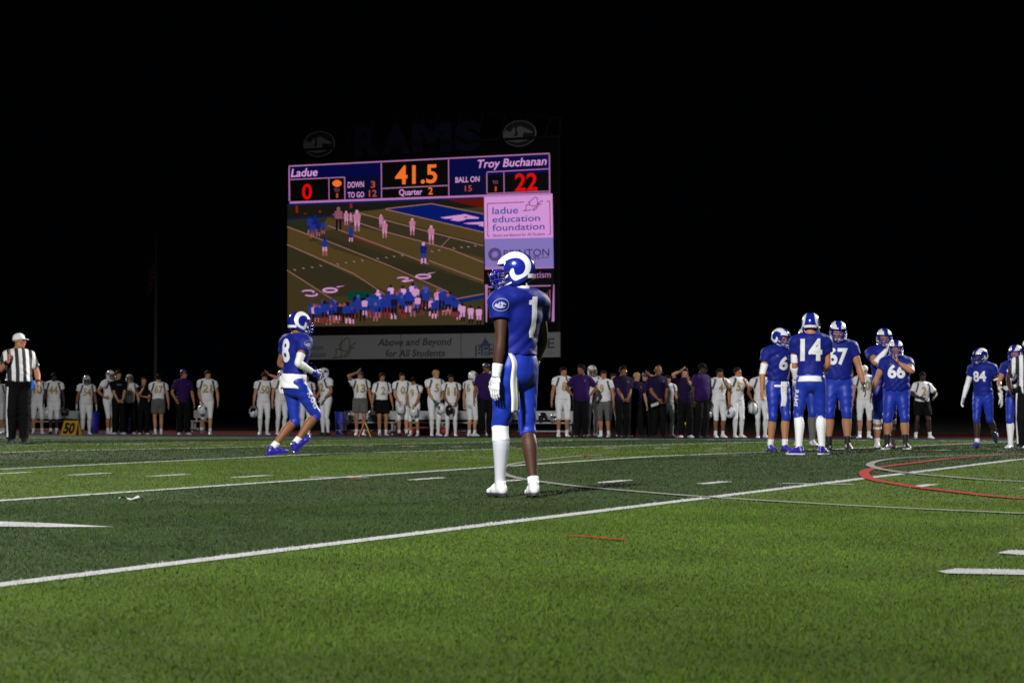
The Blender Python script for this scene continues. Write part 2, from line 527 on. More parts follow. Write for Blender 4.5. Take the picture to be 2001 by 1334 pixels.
# scoring panel
G = dict(pink=srgb(205, 150, 205), line=srgb(160, 105, 155), navy=srgb(2, 4, 62), navy2=srgb(4, 6, 42), orange=srgb(236, 112, 34), dorange=srgb(185, 75, 25),
         red=srgb(214, 6, 4), black=(0.0006, 0.0006, 0.0008), dim=srgb(130, 90, 125), ad=srgb(206, 144, 208), lav=srgb(126, 112, 178), ltxt=srgb(24, 70, 140),
         brown=srgb(120, 65, 62), dark=srgb(45, 15, 70), bar=srgb(172, 112, 172))
G = {k: glow('led_' + k, c) for k, c in G.items()}
sp = bquad('score_panel', [(564, 325), (564, 398), (1075, 381), (1074, 299)], 0.02, G['black'], board)
def cell(pts, key, y=0.012): return bquad('panel_field', pts, y, G[key], sp)
cell([(566, 327), (566, 349.5), (745, 341), (745, 318)], 'navy'); cell([(876, 312), (876, 348), (1072, 338), (1072, 302)], 'navy', 0.012)
cell([(674, 344.5), (674, 391), (745, 388), (745, 341)], 'navy2'); cell([(876, 348.2), (876, 383), (951, 379), (951, 344)], 'navy2')
def bar(a, b, w=1.3, key='line'):
    (xa, ya), (xb, yb) = a, b
    if abs(xa - xb) > abs(ya - yb): q = [(xa, ya - w), (xa, ya + w), (xb, yb + w), (xb, yb - w)]
    else: q = [(xa - w, ya), (xb - w, yb), (xb + w, yb), (xa + w, ya)]
    return bquad('divider', q, 0.004, G[key], sp)
bar((564, 325), (1074, 300)); bar((564.8, 327), (565.5, 393)); bar((1073.4, 302), (1074.2, 378))
bar((567, 351), (673, 346.5), 1); bar((642.5, 349), (643, 391), 0.8); bar((673.3, 346), (674, 390), 1)
bar((745, 318.5), (745.5, 388), 1); bar((876.3, 311.5), (877, 383), 1); bar((747, 368.5), (875, 362.5), 1)
bar((951, 336.5), (1073, 330), 1); bar((951, 338), (951.5, 378), 1); bar((984.5, 336), (985, 376), 0.9); bar((952, 378.5), (1073, 373.5), 0.9)
bar((566, 396), (1076, 378), 2.0, 'bar')
btext('Ladue', 568.5, 346, 15.5, 51, 0.0, G['pink'], sp, 0.035, 0.2); btext('Troy Buchanan', 931, 328.5, 15.5, 136, 0.0, G['pink'], sp, 0.03, 0.2)
btext('41.5', 772, 360, 35, 82, 0.0, G['orange'], sp, 0.045); btext('Quarter', 780, 382, 11.5, 45, 0.0, G['pink'], sp, 0.03)
btext('2', 837, 380, 13.5, 8.5, 0.0, G['orange'], sp, 0.04); btext('0', 590.5, 389, 29, 19, 0.0, G['red'], sp, 0.045)
btext('22', 1006, 373, 33, 44, 0.0, G['red'], sp, 0.045); btext('DOWN', 679.5, 367, 11, 31.5, 0.0, G['pink'], sp, 0.03)
btext('TO GO', 679.5, 386.5, 10.5, 32, 0.0, G['pink'], sp, 0.03); btext('3', 724.5, 367, 12.5, 8.5, 0.0, G['dorange'], sp, 0.02)
btext('12', 721, 384.5, 12.5, 15, 0.0, G['dorange'], sp, 0.02); btext('BALL ON', 890, 357, 10.5, 47, 0.0, G['pink'], sp, 0.03)
btext('15', 908.5, 374, 11, 13.5, 0.0, G['dorange'], sp, 0.015); btext('TO', 652.5, 375, 6.5, 10.5, 0.0, G['dim'], sp, 0.0)
btext('1', 657, 386.5, 8.5, 3.5, 0.0, G['dorange'], sp, 0.01); btext('TO', 962.5, 360, 6.5, 10.5, 0.0, G['dim'], sp, 0.0)
btext('1', 967, 374, 9.5, 3.5, 0.0, G['dorange'], sp, 0.01)
bquad('football_icon', [(658.5 + 9 * math.cos(a) * (1 if abs(math.cos(a)) > .8 else .92), 358.5 - 6.8 * math.sin(a)) for a in np.linspace(0, 2 * math.pi, 18, endpoint=False)], 0.0, G['orange'], sp)
# live picture: flat coloured shapes on the LED wall
VP, VF, VC = [], [], []
def vid(pts, col, layer):
    o = len(VP)
    for p in pts:
        x, z = bp(*p); VP.append((x, 0.03 - 0.006 * layer, z))
    VF.append(tuple(range(o, o + len(pts)))); VC.append((srgb(*col), len(pts)))
LO, DO, LN, BLU, RED = (74, 59, 30), (46, 41, 25), (138, 98, 92), (3, 22, 98), (88, 16, 6)
vid([(561, 398), (561, 638), (945, 634), (945, 383)], (58, 49, 27), 0)
vid([(561, 398), (561, 427), (700, 416), (945, 405), (945, 383)], (24, 21, 16), 1)
vid([(561, 398), (561, 402), (945, 388), (945, 383)], (5, 26, 84), 2)
vid([(858, 387), (945, 384), (945, 407)], RED, 2)
vid([(753, 407.5), (843, 398), (945, 418), (945, 453)], BLU, 3)
vid([(561, 427), (561, 430), (700, 419), (700, 416)], (14, 22, 70), 3)
def vband(pts, col): vid(pts, col, 2)
vband([(561, 430), (561, 443), (600, 455), (640, 430), (640, 421)], (36, 40, 22))
vband([(650, 419), (753, 408), (945, 453), (945, 476), (740, 423)], LO)
vband([(690, 421), (740, 424), (945, 478), (945, 503), (650, 430), (640, 424)], (50, 44, 28))
vband([(640, 425), (690, 440), (945, 505), (945, 555), (620, 455)], LO)
vband([(561, 478), (561, 527), (650, 580), (760, 572), (610, 503)], DO)
vband([(650, 445), (945, 556), (945, 580), (760, 520), (600, 470)], DO)
vband([(563, 444), (632, 470), (870, 568), (760, 572), (610, 501), (561, 476)], LO)
vband([(790, 510), (945, 556), (945, 574), (880, 585), (760, 522)], (42, 40, 27))
def vline(a, b, w=1.1, col=LN, layer=4):
    (xa, ya), (xb, yb) = a, b
    vid([(xa, ya - w), (xa, ya + w), (xb, yb + w), (xb, yb - w)], col, layer)
for a, b in (((561, 478), (690, 534)), ((690, 534), (752, 575)), ((561, 528), (681, 605)), ((561, 443), (632, 470)), ((632, 468), (760, 519)), ((760, 519), (882, 573)), ((640, 441), (740, 478)),
             ((740, 478), (838, 516)), ((838, 509), (945, 549)), ((650, 419), (760, 455)), ((760, 455), (880, 487)), ((880, 487), (945, 513)), ((700, 416), (850, 456)), ((850, 456), (945, 480)),
             ((843, 398), (945, 418)), ((753, 408), (843, 398)), ((880, 463), (862, 482)), ((884, 585), (945, 574)), ((753, 409), (945, 454))): vline(a, b, 1.0)
vline((690, 462), (760, 487), 2.5, (92, 44, 36), 3)
for i, (x, y) in enumerate([(576, 527), (593, 524), (610, 522), (627, 519), (660, 516), (676, 513), (692, 511), (708, 509), (738, 505), (755, 503), (770, 501), (786, 499), (844, 491), (858, 489), (887, 485), (902, 483), (915, 482), (929, 480)]):
    vid([(x - 2.5, y - 1.6), (x - 2, y + 0.4), (x + 2.6, y + 1.8), (x + 2.2, y)], (150, 118, 110), 5)
def vring(cx, cy, rx, ry, w, col, layer=5, a0=0, a1=2 * math.pi):
    A = np.linspace(a0, a1, 15)
    for i in range(14):
        c = lambda a, k: (cx + (rx - k * w) * math.cos(a), cy + (ry - k * w * 0.7) * math.sin(a))
        vid([c(A[i], 0), c(A[i + 1], 0), c(A[i + 1], 1), c(A[i], 1)], col, layer)
PK = (200, 142, 195)
vring(645, 567, 15.5, 5.6, 5, PK); vring(827, 540, 16, 5.2, 4.5, PK)
vring(602, 570, 13, 4.0, 4, PK, 5, math.pi, 2.2 * math.pi); vring(608, 575, 13.5, 4.4, 4, PK, 5, -0.6, 0.9 * math.pi)
vring(787, 544, 12, 3.4, 4, PK, 5, math.pi, 2.3 * math.pi); vid([(795, 545), (784, 549), (790, 551.5), (809, 548), (806, 546), (793, 548)], PK, 5)
for x, y in ((657, 560), (835, 534)): vid([(x, y), (x + 3, y + 1.8), (x + 18, y - 2.5)], PK, 6)
vid([(860, 425), (908, 418.5), (936, 425), (935, 427.5), (912, 428), (905, 431), (895, 432.5), (880, 430), (887, 427), (870, 427.5)], PK, 5)
vid([(906, 424), (912, 423), (914, 425), (908, 425.5)], BLU, 6)
vid([(905, 436), (945, 433), (945, 443), (934, 441), (940, 439), (915, 438)], PK, 5)
vid([(679, 570), (679, 587), (727, 586), (734, 580), (727, 576), (722, 569)], (2, 58, 46), 5)
for x, y, h, c in ((580, 402, 14, (120, 35, 12)), (686, 398, 9, (150, 30, 8)), (625, 411, 5, (110, 40, 15)), (596, 416, 3, (90, 35, 12))):
    vid([(x - 2, y), (x - 2, y + h), (x + 2.4, y + h), (x + 2, y)], c, 5)
def vman(x, y, h, shirt, pants, head, legs=None, layer=7):
    """standing figure on the picture, feet at (x, y)"""
    w = h * 0.13
    legs = legs or pants
    for s in (-1, 1):
        vid([(x + s * w * .15, y - h * .5), (x + s * w * .95, y - h * .5), (x + s * w * .95, y - h * .25), (x + s * w * .25, y - h * .25)], pants, layer)
        vid([(x + s * w * .25, y - h * .25), (x + s * w * .9, y - h * .25), (x + s * w * .95, y), (x + s * w * .35, y)], legs, layer)
    vid([(x - w * 1.1, y - h * .48), (x - w * 1.35, y - h * .78), (x - w * .6, y - h * .84), (x + w * .6, y - h * .84), (x + w * 1.35, y - h * .78), (x + w * 1.1, y - h * .48)], shirt, layer + 1)
    vid([(x + w * .62 * math.cos(a), y - h * .91 + h * .09 * math.sin(a)) for a in np.linspace(0, 6.28, 9)[:-1]], head, layer + 2)
B1, B2, W1, SK, DK = (16, 30, 100), (28, 46, 128), (196, 140, 180), (150, 85, 90), (14, 12, 18)
for x, y, h, a in ((606, 458, 36, 0), (616, 456, 36, 1), (622, 462, 30, 1), (632, 457, 26, 0), (611, 464, 30, 0)): vman(x, y, h, B1 if a else B2, B1, B1, SK)
vman(635, 500, 36, B2, W1, B1, SK); vman(686, 472, 30, B2, B1, B2, W1); vman(828, 515, 42, B1, B2, W1, W1)
for x, y, h in ((677, 440, 28), (698, 452, 42), (745, 445, 26), (752, 465, 34), (806, 460, 34), (843, 478, 38), (686, 436, 20)): vman(x, y, h, (178, 112, 138), W1, (185, 140, 165), (170, 100, 120))
vman(662, 450, 46, (130, 75, 90), DK, (110, 90, 90))
for x, y, h in ((764, 592, 36), (788, 594, 36), (807, 592, 40), (739, 604, 38)): vman(x, y, h, (206, 148, 206), DK, (22, 12, 16) if x != 739 else W1)
rr = random.Random(3)
for i in range(58):
    x = 612 + i * 5.0 + rr.uniform(-3, 3)
    h = rr.uniform(34, 46)
    y = 630 - 26 * math.exp(-((x - 812) / 90) ** 2) * rr.random() + rr.uniform(-4, 6) - (6 if x > 690 else 0)
    y = min(y, 637)
    k = rr.random()
    sh = B2 if k < .55 else (18, 58, 138) if k < .72 else W1 if k < .9 else (20, 18, 30)
    vman(x, y, h, sh, rr.choice([B1, B2, DK, DK]), rr.choice([B2, (70, 70, 150), DK, (150, 70, 70)]), rr.choice([SK, DK, W1, (120, 40, 40)]), 10 + (i % 3))
for x, y in ((905, 628), (921, 632), (937, 634)): vman(x, y, 36, W1, W1, DK, DK, 13)
vid([(880, 596), (945, 583), (945, 575), (884, 587)], (4, 34, 92), 6)
vme = mesh_np('video_picture', VP, VF, False)
at = vme.attributes.new('tint', 'FLOAT_COLOR', 'POINT')
cc = []
for c, n in VC: cc += [(*c, 1.0)] * n
at.data.foreach_set('color', np.array(cc, np.float32).ravel())
screen = link('video_picture', vme, board, attr_mat('led_picture', 0.7, True, 1.0))
screen['kind'] = 'stuff'
# sponsor panels
ad = bquad('sponsor_panel', [(945.5, 384), (946.5, 467), (1080.5, 464), (1079, 378.5)], 0.02, G['ad'], board)
for s, px, py, cap, w in (('ladue', 962, 418.5, 13, 50.5), ('education', 962, 435, 12.5, 93), ('foundation', 962, 451.5, 12.5, 102)):
    btext(s, px, py, cap, w, 0.006, G['ltxt'], ad, 0.02)
btext('Above and Beyond for All Students', 962, 463, 5.4, 103, 0.006, G['dark'], ad, 0.012, 0.2)
for a, b in (((951.5, 398), (1024, 395)), ((952, 398), (953, 461)), ((953, 461.5), (957, 461.4)), ((1068, 393.5), (1074.5, 393.2)), ((1074, 393), (1075.5, 458)), ((1070, 458), (1075, 457.8))):
    (xa, ya), (xb, yb) = a, b
    w = .8
    q = [(xa, ya - w), (xa, ya + w), (xb, yb + w), (xb, yb - w)] if abs(xa - xb) > abs(ya - yb) else [(xa - w, ya), (xb - w, yb), (xb + w, yb), (xa + w, ya)]
    bquad('border_line', q, 0.008, G['brown'], ad)
BFLY = [[(0, 62), (10, 60), (14, 44), (12, 38), (24, 36), (42, 42), (52, 38)], [(24, 36), (28, 30), (22, 24), (30, 20), (44, 6), (52, 2), (58, 10), (58, 26), (56, 40)],
        [(0, 62), (14, 61), (30, 60), (34, 54)], [(40, 60), (44, 52), (54, 44), (62, 28), (70, 22), (76, 18), (80, 22)], [(40, 60), (50, 56), (62, 40), (64, 30)], [(64, 30), (72, 34), (74, 30)]]
def bfly(px, py, sx, sy, w, y, material, parent):
    m = MB()
    for ln in BFLY:
        P = [bp(px + a * sx, py + b * sy) for a, b in ln]
        P = spline(P, 4)
        m.tube([(x, y, z) for x, z in P], w, 4)
    return m.build('butterfly_emblem', material, parent)
bfly(1021.5, 384.5, 0.49, 0.44, 0.012, 0.004, G['dark'], ad)
ad2 = bquad('sponsor_panel', [(946.5, 467.2), (947.5, 525), (1081.5, 524), (1080.5, 464.2)], 0.02, G['lav'], board)
bquad('border_line', [(947.3, 522), (947.5, 526.5), (1081.6, 524), (1081.5, 521.5)], 0.012, G['bar'], ad2)
btext('BRINTON', 984, 502.5, 14, 89, 0.006, G['dark'], ad2, 0.0); btext('ON', 1036, 507.5, 7, 17, 0.004, G['dark'], ad2, 0.0)
bquad('border_line', [(1055, 503), (1055, 504), (1073, 503), (1073, 502)], 0.006, G['dark'], ad2)
for k in range(22):
    a = k * 2 * math.pi / 22
    c = lambda r, d: (967 + r * math.cos(a + d), 497 - r * math.sin(a + d))
    bquad('sun_ray', [c(5.6, -.07), c(13, -.11), c(13, .11), c(5.6, .07)], 0.006, G['dark'], ad2)
ad3 = bquad('sponsor_panel', [(947.5, 527), (949, 631), (1083, 630), (1081.6, 525)], 0.025, G['black'], board)
btext('W', 953, 543, 10, 12, 0.008, G['dim'], ad3, 0.0); btext('atism', 1041, 543, 12, 35, 0.008, G['bar'], ad3, 0.0)
bquad('border_line', [(947.5, 556), (949, 629), (951.5, 629), (953, 556)], 0.010, G['bar'], ad3); bquad('border_line', [(1081, 556), (1078, 628), (1083, 628), (1083, 556)], 0.010, G['bar'], ad3)
bquad('border_line', [(953, 559.5), (953, 562), (1076, 559), (1076, 557)], 0.010, G['bar'], ad3)
fr2 = MB()
for k, w in ((0, .03), (1, .018)):
    e = k * 5
    P = [bp(*p) for p in ((956 + e, 566 + e), (958 + e, 620 - e), (966 + e, 624 - e), (1066 - e, 623 - e), (1074 - e, 618 - e), (1074 - e, 566 + e))]
    fr2.tube([(x, 0.006, z) for x, z in P], w, 4)
fr2.build('border_line', G['brown'], ad3)
# crown lettering and emblems
M_letter = mat('letter_navy', (0.012, 0.014, 0.035), 0.25, coat=0.5)
M_emb = mat('emblem_white', (0.15, 0.155, 0.15), 0.5); M_embd = mat('emblem_navy', (0.012, 0.013, 0.02), 0.4)
for ch, px, py, w in (('R', 694, 302.5, 49), ('A', 747, 299.5, 57), ('M', 806, 296.5, 77), ('S', 891, 293, 51)):
    btext(ch, px, py, 54, w, -0.05, M_letter, board, 0.06, 0, 'crown_letter', None, 0.22)
EMB = [(300, 360), (330, 300), (380, 330), (400, 290), (420, 270), (432, 330), (412, 370), (440, 372), (456, 350), (440, 280), (480, 265), (530, 290), (600, 330), (607, 345), (560, 347), (520, 335), (500, 370), (520, 400), (575, 385), (580, 395), (540, 425), (450, 440), (360, 420), (310, 390)]
def emblem(cx, cy, rx, ry):
    x, z = bp(cx, cy); x2, _ = bp(cx + rx, cy); _, z2 = bp(cx, cy - ry)
    RX, RZ = x2 - x, z2 - z
    e = MB().prism([(x + RX * math.cos(a), z + RZ * math.sin(a)) for a in np.linspace(0, 2 * math.pi, 36, endpoint=False)], -0.04, 0.16).build('crown_emblem', M_embd, board)
    MB().prism([(x + RX * (a - 470) / 172, z - RZ * (b - 345) / 138) for a, b in EMB], -0.055, -0.043).build('ram_head', M_emb, e)
    m = MB(); m.tube([(x + RX * .97 * math.cos(a), -0.04, z + RZ * .97 * math.sin(a)) for a in np.linspace(0, 2 * math.pi, 40)], 0.022, 5)
    m.build('rim', M_emb, e)
emblem(624.5, 282, 31, 25); emblem(1016, 261.5, 33, 25.5)
# lower banner
M_ban = mat('banner_vinyl', (0.24, 0.24, 0.243), 0.6, vary=0.05, vscale=0.8); M_btx = mat('banner_ink', (0.03, 0.032, 0.05), 0.6)
M_bblue = mat('banner_blue', (0.03, 0.055, 0.14), 0.6); M_bgreen = mat('banner_green', (0.05, 0.09, 0.05), 0.6)
xs = [556, 669.5, 785, 903, 1097]
zt, zb = bp(1097, 649)[1], bp(1097, 697.5)[1]
panels = []
for i in range(4):
    xa, xb = bp(xs[i], 680)[0], bp(xs[i + 1], 680)[0]
    panels.append(MB().box((xa + 0.012, -0.10, zb), (xb - 0.012, -0.02, zt)).build('banner_panel', M_ban, board))
btext('Above and Beyond', 741, 675.5, 13.5, 142, -0.112, M_btx, panels[2], 0.03, 0.2)
btext('for All Students', 755, 697, 13.5, 116, -0.112, M_btx, panels[2], 0.03, 0.2)
btext('education', 569, 684, 10, 65, -0.112, M_bblue, panels[0], 0.012); btext('foundation', 569, 698, 10, 70, -0.112, M_bblue, panels[0], 0.012)
bfly(652, 658, 0.58, 0.66, 0.014, -0.115, M_bgreen, panels[1])
bd = MB()
for r in ((931, 676, 934, 696), (937, 676, 944, 679), (943, 674, 946, 695), (946, 674, 957, 676), (957, 674, 960, 695), (966, 675, 968, 695), (948, 678, 956, 683), (949, 686, 951, 695), (953, 686, 955, 695), (937, 681, 941, 685), (937, 688, 941, 692), (961, 681, 965, 685), (961, 688, 965, 692)):
    x0_, z0_, x1_, z1_ = brect(r[0], r[1], r[2], r[3]); bd.box((x0_, -0.114, z0_), (x1_, -0.104, z1_))
bd.prism([bp(*p) for p in ((929, 675), (945, 671.5), (958, 671.3), (972, 673.5))], -0.115, -0.104)
bd.prism([bp(*p) for p in ((944.5, 671), (947, 665), (948.5, 664.8), (950.5, 657), (952.5, 664.5), (954, 664.8), (957.5, 670.8))], -0.115, -0.104)
bd.build('building_emblem', M_bblue, panels[3])
btext('E', 1072, 680, 19, 14, -0.112, M_btx, panels[3], 0.02); btext('TION', 1072, 691.5, 5, 15, -0.112, M_ban if False else mat('banner_grey', (0.16, 0.16, 0.165), 0.6), panels[3], 0.0)

# ------------------------------------------------------------------ flagpole with a hanging flag
YF = 92.0
fx = foot(303.5, YF); fz = gz(YF)
pole_h = top_height(fx, YF, 449)
fp = empty('flagpole', (fx, YF, fz), 0, 'slender grey flagpole standing behind the sideline crowd', 'flagpole')
m = MB(); m.tube([(0, 0, -0.05), (0, 0, pole_h * .5), (0, 0, pole_h - .1)], [0.085, 0.07, 0.05], 12); m.build('pole', mat('pole_alu', (0.42, 0.42, 0.41), 0.6), fp, True)
m = MB(); m.tube([(0, 0, pole_h - .1), (0, 0, pole_h - .02), (0, 0, pole_h + .05), (0, 0, pole_h + .08)], [0.05, 0.10, 0.10, 0.02], 10); m.build('finial', mat('finial', (0.12, 0.1, 0.05), 0.4, metal=.6), fp, True)
def flag_mat():
    mm = bpy.data.materials.new('flag_cloth'); mm.use_nodes = True
    nt = mm.node_tree; b = nt.nodes['Principled BSDF']
    a = nt.nodes.new('ShaderNodeAttribute'); a.attribute_name = 'tint'
    nt.links.new(a.outputs['Color'], b.inputs['Base Color']); b.inputs['Roughness'].default_value = 0.9
    return mm
ft, fb = top_height(fx, YF, 476), top_height(fx, YF, 585)
nu, nv = 40, 27
V, F, C = [], [], []
for i in range(nu):
    for j in range(nv):
        u, v = i / (nu - 1), j / (nv - 1)
        # cloth hangs from the hoist: the fly end droops in folds
        x = -0.06 - 0.40 * (u ** 0.8) * (0.25 + 0.75 * min(1, 1.6 * (1 - v) + u * .6)) + 0.05 * math.sin(u * 16 + v * 3)
        y = 0.14 * math.sin(u * 14 + v * 2.2) * (0.3 + u)
        z = fb + 1.15 + (ft - fb - 1.15) * v - 1.25 * u ** 0.9 * (1.0 - 0.15 * v)
        V.append((x, y, z))
        canton = v > 6 / 13 and u < 0.42
        red = int((1 - v) * 12.999) % 2 == 0
        c = (0.06, 0.07, 0.16) if canton else ((0.42, 0.06, 0.05) if red else (0.55, 0.52, 0.50))
        C.append((*c, 1))
for i in range(nu - 1):
    for j in range(nv - 1): F.append((i * nv + j, (i + 1) * nv + j, (i + 1) * nv + j + 1, i * nv + j + 1))
fme = mesh_np('flag', V, F)
fa = fme.attributes.new('tint', 'FLOAT_COLOR', 'POINT'); fa.data.foreach_set('color', np.array(C, np.float32).ravel())
flag = link('flag', fme, None, flag_mat()); flag.location = (fx, YF, fz)
tag(flag, 'red and white striped flag hanging limp from the flagpole', 'flag')

# ------------------------------------------------------------------ benches, bins, markers
M_alu = mat('bench_aluminium', (0.42, 0.42, 0.43), 0.45, metal=0.2, vary=0.08, vscale=3)
def bench(pxa, pxb, Y, label, back=(0.44, 0.68), group='team benches'):
    xa, xb = foot(pxa, Y), foot(pxb, Y)
    L = xb - xa
    r = empty('team_bench', (xa, Y, gz(Y) + 0.008), 0, label, 'bench', group)
    MB().box((0, 0.20, back[0]), (L, 0.235, back[1])).build('backrest', M_alu, r)
    MB().box((0, -0.14, 0.34), (L, 0.12, 0.375)).build('seat', M_alu, r)
    MB().box((0, -0.30, 0.12), (L, -0.18, 0.145)).build('footrest', M_alu, r)
    n = max(2, int(L / 1.5) + 1)
    for i in range(n):
        x = 0.12 + (L - 0.24) * i / (n - 1)
        l = MB(); l.box((x - .025, -.10, 0), (x + .025, -.05, .34)); l.box((x - .025, .06, 0), (x + .025, .11, .34)); l.box((x - .025, .16, .30), (x + .025, .198, .66)); l.box((x - .025, -.28, .08), (x + .025, .14, .118))
        l.build('leg', M_alu, r)
    return r
bench(-25, 153, 57.6, 'white aluminium team bench behind the referee and the 50 marker')
bench(666, 975, 57.6, 'white aluminium team bench behind the blonde player and water jug')
bench(985, 1121, 57.6, 'short white aluminium bench with helmets lying on it')
bench(372, 402, 62, 'dim grey bench beside the walking player on the track', (0.46, 0.7))
M_bin = mat('bin_blue', (0.015, 0.02, 0.32), 0.45)
def bin_(px, Y, label, h=0.62, r=0.19):
    x = foot(px, Y)
    t = empty('waste_bin', (x, Y, gz(Y) + 0.008), 0, label, 'bin', 'blue bins')
    m = MB(); m.tube([(0, 0, 0), (0, 0, .02), (0, 0, h)], [r * .8, r * .84, r], 20); m.build('barrel', M_bin, t, False)
    m = MB(); m.tube([(0, 0, h), (0, 0, h + .015), (0, 0, h + .03)], [r * 1.03, r * 1.05, r * 1.03], 20); m.build('rim', M_bin, t, False)
bin_(182, 58.6, 'blue waste bin behind the player in the white and gold helmet')
bin_(667, 58.6, 'blue waste bin at the end of the bench')
bin_(253, 58.2, 'low blue tub behind the woman in black', 0.42, 0.16)
# round water jug on the bench
wx = foot(728, 57.6)
t = empty('water_jug', (wx, 57.57, gz(57.6) + 0.385), 0, 'grey domed water jug standing on the bench', 'water jug')
m = MB(); m.tube([(0, 0, 0), (0, 0, .14), (0, 0, .16)], [.12, .135, .125], 18); m.build('tank', mat('jug_teal', (0.05, 0.09, 0.10), .5), t, True)
m = MB(); m.tube([(0, 0, .16), (0, 0, .25), (0, 0, .31), (0, 0, .33)], [.128, .115, .07, .02], 18); m.build('lid', mat('jug_grey', (0.22, 0.23, 0.23), .5), t, True)
# A-frame yard markers
M_yel = mat('marker_yellow', (0.52, 0.30, 0.015), 0.6); M_org = mat('marker_orange', (0.55, 0.10, 0.012), 0.6); M_blk = mat('marker_black', (0.01, 0.01, 0.01), 0.6)
def marker(px, Y, rz, txt, label, back, h=0.40, w=0.50):
    x = foot(px, Y)
    t = empty('yard_marker', (x, Y, gz(Y) + 0.005), rz, label, 'yard marker', 'sideline yard markers')
    for s, mm in ((-1, M_yel), (1, back)):
        V = []
        for yy in (0, 0.03 * -s):
            V += [(-w / 2, s * 0.17 + yy, 0), (w / 2, s * 0.17 + yy, 0), (w / 2 - 0.02, s * 0.015 + yy, h), (-w / 2 + 0.02, s * 0.015 + yy, h)]
        f = [(0, 1, 2, 3), (7, 6, 5, 4), (0, 4, 5, 1), (1, 5, 6, 2), (2, 6, 7, 3), (3, 7, 4, 0)]
        p = MB().add(V, f).build('panel', mm, t)
        tv, tf = text_mesh(txt, 0.05)
        v = tv.copy(); v[:, 1] /= v[:, 1].max(); v[:, 0] = v[:, 0] / v[:, 0].max() - 0.5
        k = 0.15 + v[:, 1] * 0.72
        P = np.stack([-s * v[:, 0] * 0.36, s * (0.17 - 0.155 * k) + s * 0.006, k * h], 1)
        link('numeral', mesh_np('numeral', P, tf, False), p, M_blk)
marker(139.5, 53.0, 0, '50', 'yellow A-frame yard marker with a black number 50', M_yel)
marker(714, 53.0, math.radians(113), '40', 'yellow and orange A-frame yard marker seen edge-on', M_org)
marker(1337, 54.1, math.radians(106), '30', 'yellow A-frame yard marker by the purple coach with hands on head', M_org)
# red bags under the bench
M_bag = mat('bag_red', (0.28, 0.012, 0.016), 0.6, bump=0.5, bscale=18)
for px, w, lab in ((823, 0.5, 'red equipment bag under the bench behind the dark haired player'), (858, 0.34, 'red equipment bag under the bench behind the blonde player')):
    V, F = tube([(-w, 0, .1), (-w * .95, 0, .11), (-w * .5, 0, .12), (0, 0, .125), (w * .5, 0, .12), (w * .95, 0, .11), (w, 0, .1)], [.03, .09, .115, .12, .115, .09, .03], 14)
    V = [(x, y * 1.2, max(0.0, z)) for x, y, z in V]
    b = link('equipment_bag', mesh_np('equipment_bag', V, F), None, M_bag)
    Y = 57.2; b.location = (foot(px, Y), Y, gz(Y) + 0.01)
    tag(b, lab, 'bag', 'red bags under the bench')
